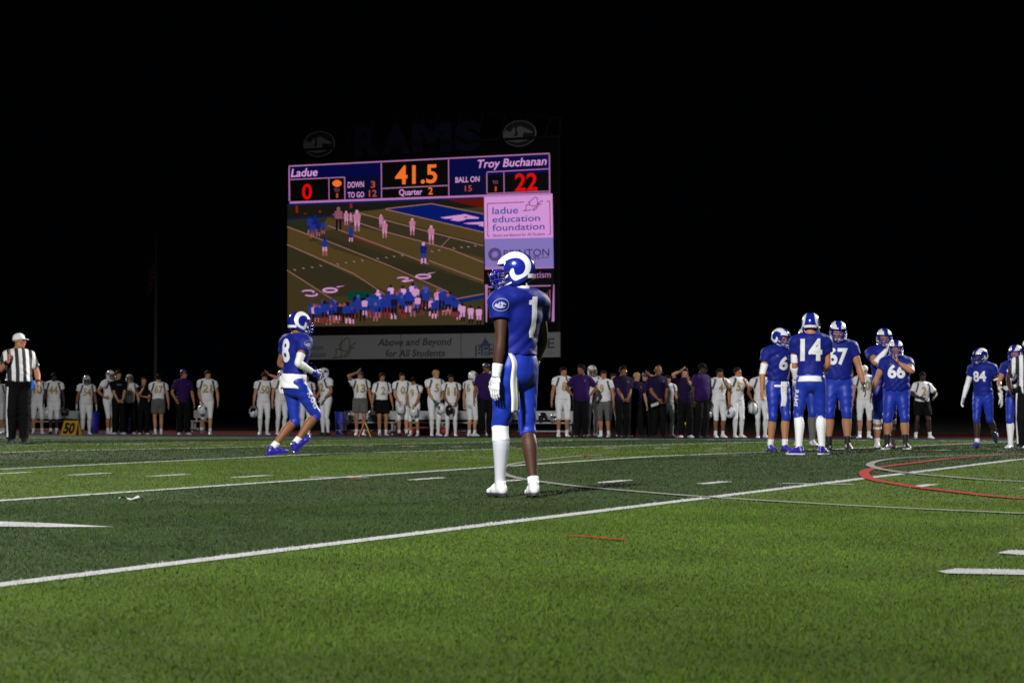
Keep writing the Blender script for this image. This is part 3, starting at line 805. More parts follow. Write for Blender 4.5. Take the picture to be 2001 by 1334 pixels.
# ------------------------------------------------------------------ implicit-surface modelling (bodies, clothes, shoes, hands, heads)
def nrm(v):
    v = np.asarray(v, float)
    return v / (np.linalg.norm(v) + 1e-12)
spline_np = spline
class Sdf:
    """union of tapered elliptical segments, polygonised on a grid"""
    def __init__(s): s.p, s.g = [], []
    def seg(s, p0, p1, r0, r1, side=(1, 0, 0), flat0=False, flat1=False, k=0.03, sub=False):
        r0 = (r0, r0) if np.isscalar(r0) else r0
        r1 = (r1, r1) if np.isscalar(r1) else r1
        s.p.append((np.array(p0, float), np.array(p1, float), r0, r1, np.array(side, float), flat0, flat1, k, sub))
        return s
    def chain(s, pts, rad, side=(1, 0, 0), flat0=False, flat1=False, k=0.02, inflate=0.0):
        """smooth limb through the given points: one group of short segments, optionally cut flat at its ends"""
        R = [(a, a) if np.isscalar(a) else a for a in rad]
        Q = np.array([[*p, r[0] + inflate, r[1] + inflate] for p, r in zip(pts, R)], float)
        C = np.array(spline_np(Q, 3))
        segs = [(C[i, :3], C[i + 1, :3], tuple(C[i, 3:]), tuple(C[i + 1, 3:]), np.array(side, float)) for i in range(len(C) - 1)]
        pl = []
        if flat0: pl.append((C[0, :3], nrm(C[0, :3] - C[1, :3])))
        if flat1: pl.append((C[-1, :3], nrm(C[-1, :3] - C[-2, :3])))
        s.g.append((segs, pl, k))
        return s
    def mesh(s, h, noise=None, planes=()):
        lo = np.full(3, 1e9); hi = np.full(3, -1e9)
        for p0, p1, r0, r1, *_r in s.p:
            if _r[-1]: continue
            m = max(*r0, *r1)
            lo = np.minimum(lo, np.minimum(p0, p1) - m); hi = np.maximum(hi, np.maximum(p0, p1) + m)
        for segs, pl, k in s.g:
            for p0, p1, r0, r1, sd in segs:
                m = max(*r0, *r1)
                lo = np.minimum(lo, np.minimum(p0, p1) - m); hi = np.maximum(hi, np.maximum(p0, p1) + m)
        lo -= 3 * h; hi += 3 * h
        n = np.ceil((hi - lo) / h).astype(int) + 1
        ax = [lo[i] + h * np.arange(n[i]) for i in range(3)]
        D = np.full(n, 0.5, np.float32)
        def box(l, u):
            i0 = np.clip(np.floor((l - lo) / h).astype(int), 0, n); i1 = np.clip(np.ceil((u - lo) / h).astype(int) + 1, 0, n)
            return i0, i1
        for segs, pl, k in s.g:
            m = max(max(*q[2], *q[3]) for q in segs) + k + 2 * h
            P = np.array([q[0] for q in segs] + [segs[-1][1]])
            g0, g1 = box(P.min(0) - m, P.max(0) + m)
            G = np.full(g1 - g0, 0.5, np.float32)
            for p0, p1, r0, r1, side in segs:
                mm_ = max(*r0, *r1) + k + 2 * h
                i0, i1 = box(np.minimum(p0, p1) - mm_, np.maximum(p0, p1) + mm_)
                X = ax[0][i0[0]:i1[0]][:, None, None] - p0[0]; Y = ax[1][i0[1]:i1[1]][None, :, None] - p0[1]; Z = ax[2][i0[2]:i1[2]][None, None, :] - p0[2]
                A = p1 - p0; L = np.linalg.norm(A) + 1e-9; A = A / L
                S = side - A * (side @ A)
                if np.linalg.norm(S) < 1e-3: S = np.cross(A, [0.3, 1, 0.2])
                S = nrm(S); T = np.cross(A, S)
                w = X * A[0] + Y * A[1] + Z * A[2]; uu = X * S[0] + Y * S[1] + Z * S[2]; vv = X * T[0] + Y * T[1] + Z * T[2]
                t = np.clip(w / L, 0, 1)
                ru = r0[0] + (r1[0] - r0[0]) * t; rv = r0[1] + (r1[1] - r0[1]) * t
                mn = np.minimum(ru, rv)
                d = (np.sqrt((uu / ru) ** 2 + (vv / rv) ** 2 + ((w - t * L) / mn) ** 2) - 1) * mn
                sl = tuple(slice(a - c, b - c) for a, b, c in zip(i0, i1, g0))
                G[sl] = np.minimum(G[sl], d)
            for c, nn in pl:
                G = np.maximum(G, (ax[0][g0[0]:g1[0]][:, None, None] - c[0]) * nn[0] + (ax[1][g0[1]:g1[1]][None, :, None] - c[1]) * nn[1] + (ax[2][g0[2]:g1[2]][None, None, :] - c[2]) * nn[2])
            sl = tuple(slice(a, b) for a, b in zip(g0, g1))
            g = D[sl]
            hh = np.clip(0.5 + 0.5 * (g - G) / k, 0, 1)
            D[sl] = g + (G - g) * hh - k * hh * (1 - hh)
        for p0, p1, r0, r1, side, f0, f1, k, sub in s.p:
            m = max(*r0, *r1) + k + 2 * h
            l = np.minimum(p0, p1) - m; u = np.maximum(p0, p1) + m
            i0 = np.clip(np.floor((l - lo) / h).astype(int), 0, n); i1 = np.clip(np.ceil((u - lo) / h).astype(int) + 1, 0, n)
            if (i1 <= i0).any(): continue
            sl = tuple(slice(a, b) for a, b in zip(i0, i1))
            X = ax[0][sl[0]][:, None, None] - p0[0]; Y = ax[1][sl[1]][None, :, None] - p0[1]; Z = ax[2][sl[2]][None, None, :] - p0[2]
            A = p1 - p0; L = np.linalg.norm(A) + 1e-9; A = A / L
            S = side - A * (side @ A)
            if np.linalg.norm(S) < 1e-3: S = np.cross(A, [0.3, 1, 0.2])
            S = nrm(S); T = np.cross(A, S)
            w = X * A[0] + Y * A[1] + Z * A[2]; uu = X * S[0] + Y * S[1] + Z * S[2]; vv = X * T[0] + Y * T[1] + Z * T[2]
            t = np.clip(w / L, 0, 1)
            ru = r0[0] + (r1[0] - r0[0]) * t; rv = r0[1] + (r1[1] - r0[1]) * t
            mm = np.minimum(ru, rv)
            q = (uu / ru) ** 2 + (vv / rv) ** 2
            ex = np.where(w < 0, 0 if f0 else w, np.where(w > L, 0 if f1 else w - L, 0)) / mm
            d = (np.sqrt(q + ex * ex) - 1) * mm
            if f0: d = np.maximum(d, -w)
            if f1: d = np.maximum(d, w - L)
            g = D[sl]
            if sub:
                D[sl] = np.maximum(g, -d); continue
            hh = np.clip(0.5 + 0.5 * (g - d) / k, 0, 1)
            D[sl] = g + (d - g) * hh - k * hh * (1 - hh)
        if noise is not None:
            D += noise(ax[0][:, None, None], ax[1][None, :, None], ax[2][None, None, :])
        for c, nn in planes:
            nn = nrm(nn)
            D = np.maximum(D, (ax[0][:, None, None] - c[0]) * nn[0] + (ax[1][None, :, None] - c[1]) * nn[1] + (ax[2][None, None, :] - c[2]) * nn[2])
        D[0] = D[-1] = 1; D[:, 0] = D[:, -1] = 1; D[:, :, 0] = D[:, :, -1] = 1
        return nets(D, lo, h)
def nets(D, lo, h):
    S = D < 0
    n = D.shape
    pos, cel, quad = [], [], []
    st = np.array([n[1] * n[2], n[2], 1])
    for a in range(3):
        b, c = (a + 1) % 3, (a + 2) % 3
        s0 = [slice(None)] * 3; s1 = [slice(None)] * 3
        s0[a] = slice(0, -1); s1[a] = slice(1, None)
        m = S[tuple(s0)] != S[tuple(s1)]
        I = np.argwhere(m)
        if len(I) == 0: continue
        J = I.copy(); J[:, a] += 1
        d0 = D[tuple(I.T)].astype(float); d1 = D[tuple(J.T)].astype(float)
        P = I.astype(float); P[:, a] += d0 / (d0 - d1)
        ids = []
        for ob, oc in ((0, 0), (-1, 0), (-1, -1), (0, -1)):
            K = I.copy(); K[:, b] += ob; K[:, c] += oc
            ids.append(K @ st)
        Q = np.stack(ids, 1)
        fl = ~(d0 < 0)
        Q[fl] = Q[fl][:, ::-1]
        quad.append(Q)
        for k in range(4): pos.append(P); cel.append(ids[k])
    pos = np.concatenate(pos); cel = np.concatenate(cel); Q = np.concatenate(quad)
    u, inv = np.unique(cel, return_inverse=True)
    cnt = np.bincount(inv).astype(float)
    V = np.stack([np.bincount(inv, pos[:, i]) / cnt for i in range(3)], 1)
    F = np.searchsorted(u, Q)
    # one light relaxation
    E = np.concatenate([F[:, [0, 1]], F[:, [1, 2]], F[:, [2, 3]], F[:, [3, 0]]])
    dg = np.bincount(E[:, 0], minlength=len(V)).astype(float)
    A = np.stack([np.bincount(E[:, 0], V[E[:, 1], i], minlength=len(V)) / dg for i in range(3)], 1)
    V = V * 0.6 + A * 0.4
    return lo + V * h, F
def rot(rx=0, ry=0, rz=0):
    return np.array(Matrix.Rotation(math.radians(rz), 3, 'Z') @ Matrix.Rotation(math.radians(ry), 3, 'Y') @ Matrix.Rotation(math.radians(rx), 3, 'X'))
def folds(seed, amp, lx=60, kind=0):
    """soft cloth creases: ridged waves running across the body, broken up so they do not repeat"""
    r = np.random.default_rng(seed)
    ph = r.uniform(0, 6.28, 8)
    def f(x, y, z):
        w1 = np.sin(30 * z + 17 * x + 1.8 * np.sin(8 * x + 5 * y + ph[0]) + ph[1])
        w2 = np.sin(-19 * z + 26 * x - 14 * y + 2.2 * np.sin(7 * z + ph[2]) + ph[3])
        m1 = 0.5 + 0.5 * np.sin(6.5 * z + 4 * x + ph[4]); m2 = 0.5 + 0.5 * np.sin(5 * z - 7 * x + 3 * y + ph[5])
        g = (1 - 2 * np.abs(w1)) * m1 * 0.8 + (1 - 2 * np.abs(w2)) * m2 * 0.6
        return (amp * g * np.clip((1.36 - z) / 0.22, 0.3, 1.0)).astype(np.float32)
    return f

# ---- prototypes ----------------------------------------------------------------------------------------------------
def head_sdf():
    s = Sdf()
    s.seg((0, -0.022, 0.040), (0, 0.012, 0.045), (0.074, 0.078), (0.072, 0.076), k=0.02)      # cranium
    s.seg((0, 0.035, 0.03), (0, 0.047, -0.055), (0.060, 0.045), (0.047, 0.040), k=0.03)      # face
    s.seg((0, 0.055, -0.075), (0, 0.066, -0.095), (0.034, 0.028), (0.022, 0.018), k=0.025)   # chin
    for x in (-1, 1):
        s.seg((x * 0.052, -0.005, -0.045), (x * 0.030, 0.055, -0.090), (0.016, 0.026), (0.016, 0.018), k=0.025)   # jaw
        s.seg((x * 0.046, 0.062, -0.015), (x * 0.036, 0.073, -0.022), 0.018, 0.015, k=0.02)     # cheek
        s.seg((x * 0.008, 0.086, 0.028), (x * 0.048, 0.070, 0.026), 0.011, 0.010, k=0.012)      # brow
        s.seg((x * 0.076, -0.012, -0.012), (x * 0.080, -0.022, 0.022), (0.006, 0.012), (0.007, 0.018), side=(1, 0, 0), k=0.008)  # ear
    s.seg((0, 0.088, 0.016), (0, 0.108, -0.026), 0.009, 0.014, k=0.012)                        # nose
    for x in (-1, 1): s.seg((x * 0.011, 0.095, -0.030), (x * 0.012, 0.090, -0.032), 0.010, 0.009, k=0.008)
    s.seg((-0.020, 0.090, -0.062), (0.020, 0.090, -0.062), 0.009, 0.009, k=0.008)              # lips
    s.seg((-0.019, 0.089, -0.052), (0.019, 0.089, -0.052), 0.007, 0.007, k=0.006)
    for x in (-1, 1): s.seg((x * 0.026, 0.095, 0.006), (x * 0.040, 0.088, 0.006), 0.013, 0.012, sub=True)
    s.seg((0, -0.01, -0.05), (0, -0.03, -0.14), 0.052, 0.056, k=0.03)                          # neck stub
    return s
HEAD = {'hi': head_sdf().mesh(0.006), 'lo': head_sdf().mesh(0.0105)}
def hand_sdf(curl):
    """right hand, wrist at the origin, fingers along -Z, palm facing -X (towards the thigh), thumb forward (+Y)"""
    s = Sdf()
    s.seg((0, 0, 0.02), (0, 0.002, -0.035), (0.019, 0.027), (0.016, 0.035), side=(1, 0, 0), k=0.012)
    s.seg((0, 0.002, -0.035), (-0.003, 0.0, -0.088), (0.016, 0.036), (0.0125, 0.039), side=(1, 0, 0), k=0.012)
    for y, l, r in ((0.030, 0.070, 0.0086), (0.010, 0.079, 0.0090), (-0.010, 0.073, 0.0086), (-0.029, 0.058, 0.0078)):
        p = np.array([-0.003, y, -0.090]); a = 0.0
        for j, fr in enumerate((0.46, 0.32, 0.24)):
            a += curl * (0.6 if j == 0 else 1.0)
            d = np.array([-math.sin(a), y * 0.9 if j == 0 else 0, -math.cos(a)])
            q = p + nrm(d) * l * fr
            s.seg(p, q, r * (1 - 0.08 * j), r * (0.92 - 0.08 * j), k=0.004)
            p = q
    p = np.array([-0.004, 0.026, -0.022])
    for d, l, r in (((-0.25, 0.62, -0.75), 0.040, 0.0125), ((-0.30, 0.35, -0.90), 0.032, 0.0105), ((-0.4, 0.1, -0.9), 0.026, 0.0090)):
        q = p + nrm(d) * l; s.seg(p, q, r, r * 0.9, k=0.008); p = q
    return s
HAND = {('hi', 'relax'): hand_sdf(0.28).mesh(0.0040), ('lo', 'relax'): hand_sdf(0.30).mesh(0.0075), ('hi', 'grip'): hand_sdf(0.85).mesh(0.0040), ('lo', 'grip'): hand_sdf(0.85).mesh(0.0075)}
def shoe_sdf():
    """ankle joint at the origin, sole at z=-0.08, toe along +Y"""
    s = Sdf()
    s.seg((0, -0.012, 0.022), (0, -0.018, -0.02), (0.037, 0.046), (0.037, 0.048), side=(1, 0, 0), flat0=True, k=0.025)
    s.seg((0, -0.045, -0.045), (0, 0.05, -0.045), (0.035, 0.034), (0.042, 0.036), side=(1, 0, 0), k=0.02)
    s.seg((0, 0.05, -0.042), (0, 0.125, -0.055), (0.043, 0.038), (0.046, 0.027), side=(1, 0, 0), k=0.02)
    s.seg((0, 0.125, -0.055), (0, 0.172, -0.060), (0.046, 0.027), (0.032, 0.018), side=(1, 0, 0), k=0.02)
    s.seg((0, 0.0, 0.01), (0, 0.075, -0.03), (0.026, 0.030), (0.030, 0.026), side=(1, 0, 0), k=0.03)
    return s
def make_mesh(name, VF, material=None): 
    me = mesh_np(name, VF[0], VF[1])
    if material: me.materials.append(material)
    return me
SHOE = {q: make_mesh('shoe', shoe_sdf().mesh(h, planes=[((0, 0, -0.070), (0, 0, -1))])) for q, h in (('hi', 0.007), ('lo', 0.012))}
def sole_mesh():
    out = [(0.0, -0.088), (0.028, -0.078), (0.037, -0.05), (0.034, 0.0), (0.036, 0.05), (0.048, 0.11), (0.046, 0.15), (0.030, 0.19), (0.0, 0.202)]
    poly = out + [(-x, y) for x, y in out[-2:0:-1]]
    m = MB(); n = len(poly)
    V = [(x, y, -0.083) for x, y in poly] + [(x * 1.02, y, -0.066 + 0.006 * (y > .15)) for x, y in poly]
    m.add(V, [tuple(range(n))[::-1], tuple(range(n, 2 * n))] + [(i, (i + 1) % n, (i + 1) % n + n, i + n) for i in range(n)])
    return m
_m = sole_mesh()
SOLE = mesh_np('sole', np.array(_m.v), _m.f, False)
def cleat_mesh():
    m = MB()
    for x in (-0.026, 0.026):
        for y in (-0.06, 0.06, 0.11, 0.15): m.tube([(x, y, -0.084), (x, y, -0.097)], [0.008, 0.0055], 6)
    return mesh_np('cleats', np.array(m.v), m.f, False)
CLEAT = cleat_mesh()
# hair and caps
def cranium(inf, s=None):
    s = s or Sdf()
    s.seg((0, -0.022, 0.042), (0, 0.010, 0.047), (0.076 + inf, 0.080 + inf), (0.074 + inf, 0.078 + inf), k=0.02)
    return s
def hair_noise(a, f):
    return lambda x, y, z: (a * np.sin(f * x + 2 * np.sin(f * .7 * z)) * np.sin(f * .9 * y + 1.3) * np.sin(f * z)).astype(np.float32)
HAIRCUT = [((0, 0.0, 0.0), (0, 0.52, -0.854))]
HAIR = {
    'short': make_mesh('hair', cranium(0.014).mesh(0.009, hair_noise(0.006, 110), HAIRCUT)),
    'curly': make_mesh('hair', cranium(0.020).mesh(0.009, hair_noise(0.010, 95), [((0, 0.0, 0.0), (0, 0.52, -0.854))])),
    'mop': make_mesh('hair', cranium(0.018).seg((0, 0.05, 0.07), (0, 0.075, 0.055), (0.065, 0.03), (0.055, 0.02), k=0.02).mesh(0.009, hair_noise(0.006, 80), [((0, 0.0, -0.006), (0, 0.42, -0.907))]))}
_s = cranium(0.012); _s.seg((0, -0.055, 0.03), (0, -0.075, -0.20), (0.075, 0.04), (0.055, 0.025), k=0.03)
HAIR['long'] = make_mesh('hair', _s.mesh(0.010, hair_noise(0.005, 70), [((0, 0.03, 0.02), (0, 0.80, -0.6))]))
CAP = make_mesh('cap', cranium(0.013).mesh(0.009, None, [((0, 0.0, 0.022), (0, 0.12, -1))]))
_s = Sdf(); _s.seg((0, 0.075, 0.040), (0, 0.155, 0.026), (0.076, 0.007), (0.055, 0.006), side=(1, 0, 0), k=0.01)
BILL = make_mesh('bill', _s.mesh(0.0055))
def headset_mesh():
    m = MB()
    m.tube([(0.093 * math.cos(a), -0.005, 0.03 + 0.118 * math.sin(a)) for a in np.linspace(0, math.pi, 13)], 0.009, 6)
    for x in (-0.093, 0.093): m.tube([(x - .012, -.005, -.005), (x + .012, -.005, -.005)], 0.032, 10)
    m.tube([(-0.098, 0.01, -0.02), (-0.085, 0.08, -0.05), (-0.03, 0.118, -0.06)], 0.005, 5)
    return mesh_np('headset', np.array(m.v), m.f)
HEADSET = headset_mesh()
_s = Sdf(); _s.seg((0, 0, 0), (0, 0.003, 0), 0.0085, 0.0085)
EYE = make_mesh('eye', _s.mesh(0.0035))

# ---- football helmet -----------------------------------------------------------------------------------------------
HA, HB, HC, HZ = 0.116, 0.142, 0.128, 0.022     # half width, half length, dome height, centre height
def hg(z): return math.sqrt(max(0, 1 - (z / HC) ** 2)) if z > 0 else 1 - 0.16 * (z / HC) ** 2
def hpt(az, z, inf=0.0):
    """azimuth 0 = front (+Y), z relative to the shell centre"""
    g = hg(z)
    return np.array([(HA + inf) * g * math.sin(az), (HB + inf) * g * math.cos(az), z + HZ + (inf if z > 0.05 else 0)])
def helmet_shell():
    azs = np.radians(np.concatenate([np.linspace(0, 48, 9), np.linspace(51, 75, 13), np.linspace(80, 180, 17)]))
    azs = np.concatenate([azs, -azs[-2:0:-1]])
    na, nr = len(azs), 20
    def zb(az):
        d = abs(math.degrees(az))
        front = 1 / (1 + math.exp((d - 63) / 2.0))
        side = -0.128 if d < 105 else -0.128 + 0.045 * min(1, (d - 105) / 35)
        return front * 0.030 + (1 - front) * side
    V, F = [], []
    for inf in (0, -0.012):
        V.append((0, 0, HC + HZ + inf))
        for i in range(1, nr + 1):
            for az in azs:
                b = zb(az); t = i / nr
                ph = math.acos(max(-1, min(1, max(b, -0.0001) / HC))) if b > 0 else math.pi / 2
                # blend of dome angle and drop
                zz = HC * math.cos(min(t * 1.45, 1) * ph) if b > 0 else (HC * math.cos(t / 0.62 * math.pi / 2) if t < 0.62 else b * (t - 0.62) / 0.38)
                if b > 0: zz = HC * math.cos(t * ph)
                p = hpt(az, zz, inf)
                if inf < 0 and zz > 0.05: p[2] += 0
                V.append(tuple(p))
    o2 = 1 + nr * na
    for o, fl in ((0, 0), (o2, 1)):
        for j in range(na):
            k = (j + 1) % na
            f = (o, o + 1 + j, o + 1 + k); F.append(f if fl else f[::-1])
            for i in range(nr - 1):
                a = o + 1 + i * na
                f = (a + j, a + na + j, a + na + k, a + k); F.append(f if fl else f[::-1])
    a = 1 + (nr - 1) * na; b = o2 + 1 + (nr - 1) * na
    for j in range(na):
        k = (j + 1) % na; F.append((a + j, a + k, b + k, b + j))
    return mesh_np('helmet', V, F)
def side_pt(y, z, sgn, inf):
    g = hg(z)
    x = HA * g * math.sqrt(max(0, 1 - (y / (HB * g + 1e-9)) ** 2))
    xm = 0.030
    if x < xm:
        x = min(xm, HA * g); y = math.copysign(HB * g * math.sqrt(max(0, 1 - (x / (HA * g + 1e-9)) ** 2)), y)
    n = nrm([x / HA ** 2, y / HB ** 2, max(z, 0) / HC ** 2])
    return np.array([sgn * x, y, z + HZ]) + inf * n * np.array([sgn, 1, 1])
H_OUT = [(.135, .075), (.120, .080), (.100, .085), (.082, .094), (.039, .116), (0, .121), (-.048, .112), (-.090, .082), (-.115, .040), (-.119, -.004), (-.103, -.046), (-.070, -.072), (-.033, -.088), (-.008, -.095), (.012, -.083), (.026, -.058), (.030, -.032), (.018, -.008)]
H_IN = [(.135, .037), (.118, .037), (.095, .036), (.071, .038), (.053, .056), (.010, .070), (-.030, .070), (-.062, .054), (-.080, .028), (-.084, -.004), (-.070, -.038), (-.050, -.052), (-.025, -.056), (-.012, -.048), (-.006, -.036), (-.004, -.026), (-.003, -.014), (.002, -.002)]
def horn(sgn):
    A, B = spline(H_OUT, 4), spline(H_IN, 4)
    V, F, m = [], [], 7
    for a, b in zip(A, B):
        for j in range(m):
            t = j / (m - 1)
            V.append(side_pt(a[0] + (b[0] - a[0]) * t, a[1] + (b[1] - a[1]) * t, sgn, 0.0032))
    for i in range(len(A) - 1):
        for j in range(m - 1):
            f = (i * m + j, (i + 1) * m + j, (i + 1) * m + j + 1, i * m + j + 1)
            F.append(f if sgn > 0 else f[::-1])
    return mesh_np('horn', V, F)
def patch(pts, sgn, inf=0.0034, m=6):
    """flat decal from a closed outline in side view, fanned from its centre"""
    P = np.array(pts, float); c = P.mean(0); n = len(P)
    V = [side_pt(c[0], c[1], sgn, inf)]
    F = []
    for k in range(1, m + 1):
        for p in P: q = c + (p - c) * k / m; V.append(side_pt(q[0], q[1], sgn, inf))
    for j in range(n):
        F.append((0, 1 + j, 1 + (j + 1) % n))
        for k in range(m - 1): F.append((1 + k * n + j, 1 + (k + 1) * n + j, 1 + (k + 1) * n + (j + 1) % n, 1 + k * n + (j + 1) % n))
    return mesh_np('decal', V, F)
def facemask(nb=8):
    m = MB(); r = 0.0052
    def arc(z, yf, x0, y0, zr=0.0):
        return [(x0 * math.sin(a) , y0 + (yf - y0) * math.cos(a) ** 0.8 if math.cos(a) > 0 else y0, z + zr * (1 - math.cos(a))) for a in np.radians(np.linspace(-90, 90, 15))]
    for z, yf, x0, y0, zr in ((0.016, 0.175, 0.108, 0.055, 0.0), (-0.022, 0.196, 0.112, 0.045, 0.012), (-0.062, 0.196, 0.110, 0.045, 0.010), (-0.100, 0.180, 0.104, 0.045, 0.02), (-0.118, 0.165, 0.085, 0.05, 0.03)):
        m.tube(arc(z, yf, x0, y0, zr), r, 7)
    for x in (-0.030, 0.030): m.tube([(x, 0.168, 0.016), (x, 0.190, -0.022), (x, 0.190, -0.062), (x, 0.175, -0.100), (x, 0.160, -0.118)], r, 7)
    for x in (-0.075, 0.075): m.tube([(x, 0.145, 0.014), (x, 0.150, -0.022), (x, 0.150, -0.062), (x * .95, 0.130, -0.102)], r, 7)
    return mesh_np('facemask', np.array(m.v), m.f)
def chin_strap():
    m = MB()
    for x in (-1, 1):
        m.tube([(x * 0.112, 0.045, -0.03), (x * 0.080, 0.090, -0.075), (x * 0.030, 0.122, -0.095)], 0.007, 6)
        m.tube([(x * 0.110, 0.020, -0.085), (x * 0.080, 0.075, -0.100), (x * 0.030, 0.120, -0.104)], 0.007, 6)
    m.tube([(0, 0.105, -0.118), (0, 0.122, -0.108), (0, 0.126, -0.095), (0, 0.112, -0.085)], [0.018, 0.031, 0.031, 0.020], 10)
    return mesh_np('chin_strap', np.array(m.v), m.f)
SHELL, HORN = helmet_shell(), {1: horn(1), -1: horn(-1)}
MASKM, STRAP = facemask(), chin_strap()
def circle(cx, cz, r, n=14): return [(cx + r * math.cos(a), cz + r * math.sin(a)) for a in np.linspace(0, 2 * math.pi, n, endpoint=False)]
EARHOLE = {s: patch(circle(0.045, -0.030, 0.013), s, 0.0042, 2) for s in (1, -1)}
VENT = {s: patch([(0.045, 0.055), (0.030, 0.020), (0.020, 0.012), (0.028, 0.040)], s, 0.0042, 2) for s in (1, -1)}
LOGO = {s: patch([(.065, .015), (.030, .060), (-.015, .072), (-.05, .05), (-.062, .01), (-.035, -.012), (-.045, .03), (-.01, .045), (.02, .02), (.0, -.005), (.04, .002)], s, 0.0036, 4) for s in (1, -1)}
STRIPE_V, STRIPE_F = [], []
for i, a in enumerate(np.linspace(math.radians(20), math.radians(150), 24)):
    for x in (-0.022, 0, 0.022): STRIPE_V.append((x, (HB + .003) * math.cos(a) * 1.0, (HC + .003) * math.sin(a) + HZ))
for i in range(23):
    for j in range(2): STRIPE_F.append((i * 3 + j, i * 3 + j + 1, i * 3 + j + 4, i * 3 + j + 3))
STRIPE = mesh_np('stripe', STRIPE_V, STRIPE_F)
def back_bar():
    V, F = [], []
    A = np.radians(np.linspace(135, 225, 17))
    for a in A:
        for z in (-0.078, -0.063, -0.048): V.append(tuple(hpt(a, z, 0.004)))
    for i in range(16):
        for j in range(2): F.append((i * 3 + j, (i + 1) * 3 + j, (i + 1) * 3 + j + 1, i * 3 + j + 1))
    return mesh_np('neck_bumper', V, F)
BUMPER = back_bar()
# ------------------------------------------------------------------ people
def gridcut(V, F, step):
    bm = bmesh.new()
    vs = [bm.verts.new((float(p[0]), float(p[1]), 0)) for p in V]
    for f in F:
        try: bm.faces.new([vs[i] for i in f])
        except ValueError: pass
    V = np.asarray(V)
    for ax in (0, 1):
        lo, hi = V[:, ax].min(), V[:, ax].max()
        for c in np.arange(lo + step * 0.5, hi, step):
            co = Vector((c, 0, 0)) if ax == 0 else Vector((0, c, 0)); no = Vector((1, 0, 0)) if ax == 0 else Vector((0, 1, 0))
            bmesh.ops.bisect_plane(bm, geom=bm.verts[:] + bm.edges[:] + bm.faces[:], plane_co=co, plane_no=no)
    bmesh.ops.triangulate(bm, faces=bm.faces[:])
    bm.verts.index_update()
    out = (np.array([v.co[:2] for v in bm.verts]), [tuple(v.index for v in f.verts) for f in bm.faces])
    bm.free()
    return out
_gc = {}
def text_cut(txt, bold, w, h, step):
    key = (txt, bold, round(w, 3), round(h, 3), step)
    if key not in _gc:
        V, F = text_mesh(txt, bold)
        v = V[:, :2].copy()
        v[:, 1] -= v[:, 1].min(); v[:, 1] *= h / v[:, 1].max(); v[:, 0] *= w / v[:, 0].max()
        v -= np.array([w, h]) / 2
        _gc[key] = gridcut(v, F, step)
    return _gc[key]
def decal(name, bvh, c, out, up, V2, F2, material, parent, off=0.004, depth=0.5):
    out, up = nrm(out), nrm(up)
    rt = nrm(np.cross(up, out)); up = np.cross(out, rt)
    P = []
    good = []
    for u, v in V2:
        o = np.asarray(c) + rt * u + up * v + out * depth
        hit = bvh.ray_cast(Vector(o), Vector(-out), depth * 2)
        if hit[0] is None:
            P.append(np.asarray(c) + rt * u + up * v); good.append(False)
        else:
            P.append(np.array(hit[0]) + np.array(hit[1]) * off * (1 if Vector(hit[1]).dot(Vector(out)) > 0 else -1)); good.append(True)
    F = [f for f in F2 if all(good[i] for i in f)]
    if not F: return None
    used = sorted({i for f in F for i in f}); mp = {a: b for b, a in enumerate(used)}
    return link(name, mesh_np(name, [P[i] for i in used], [tuple(mp[i] for i in f) for f in F]), parent, material)
def rect2(w, h, nx, ny):
    V = [(-w / 2 + w * i / nx, -h / 2 + h * j / ny) for j in range(ny + 1) for i in range(nx + 1)]
    F = [(j * (nx + 1) + i, j * (nx + 1) + i + 1, (j + 1) * (nx + 1) + i + 1, (j + 1) * (nx + 1) + i) for j in range(ny) for i in range(nx)]
    return V, F
def ring2(rx, ry, w, n=20):
    V, F = [], []
    for i in range(n):
        a = 2 * math.pi * i / n
        V += [(rx * math.cos(a), ry * math.sin(a)), ((rx - w) * math.cos(a), (ry - w) * math.sin(a))]
    for i in range(n): F.append((2 * i, 2 * i + 1, (2 * i + 3) % (2 * n), (2 * i + 2) % (2 * n)))
    return V, F
EMB2 = gridcut([((a - 470) / 172, -(b - 345) / 138) for a, b in EMB], [tuple(range(len(EMB)))], 0.3)

W_ = (0.68, 0.68, 0.69)
M_blue = mat('jersey_blue', (0.0065, 0.0125, 0.165), 0.6, spec=0.14, bump=0.12, bscale=260)
M_bpant = mat('pants_blue', (0.010, 0.029, 0.30), 0.46, spec=0.28, bump=0.10, bscale=220)
M_white = mat('cloth_white', W_, 0.75, bump=0.15, bscale=200, vary=0.05, vscale=9)
M_cream = mat('cloth_offwhite', (0.60, 0.60, 0.585), 0.75, bump=0.15, bscale=200, vary=0.06, vscale=9)
M_num = mat('number_white', (0.62, 0.63, 0.65), 0.6, bump=0.1, bscale=150)
M_embl = mat('emblem_grey', (0.30, 0.33, 0.42), 0.6)
M_gold = mat('number_gold', (0.34, 0.25, 0.07), 0.5)
M_stripe = mat('stripe_purple', (0.05, 0.035, 0.07), 0.6)
M_purple = mat('polo_purple', (0.024, 0.006, 0.066), 0.8, spec=0.1, bump=0.15, bscale=200)
M_purple2 = mat('polo_purple_dark', (0.011, 0.005, 0.030), 0.8, spec=0.1, bump=0.15, bscale=200)
M_black = mat('cloth_black', (0.0045, 0.0045, 0.0055), 0.85, spec=0.08, bump=0.15, bscale=200)
M_navy = mat('cloth_navy', (0.006, 0.007, 0.014), 0.85, spec=0.08, bump=0.15, bscale=200)
M_greysh = mat('cloth_grey', (0.10, 0.10, 0.096), 0.8, spec=0.1, bump=0.15, bscale=200)
M_greysl = mat('sleeve_grey', (0.40, 0.41, 0.46), 0.6, bump=0.1, bscale=200)
M_hblue = mat('helmet_blue', (0.010, 0.022, 0.30), 0.18, metal=0.35, coat=0.6)
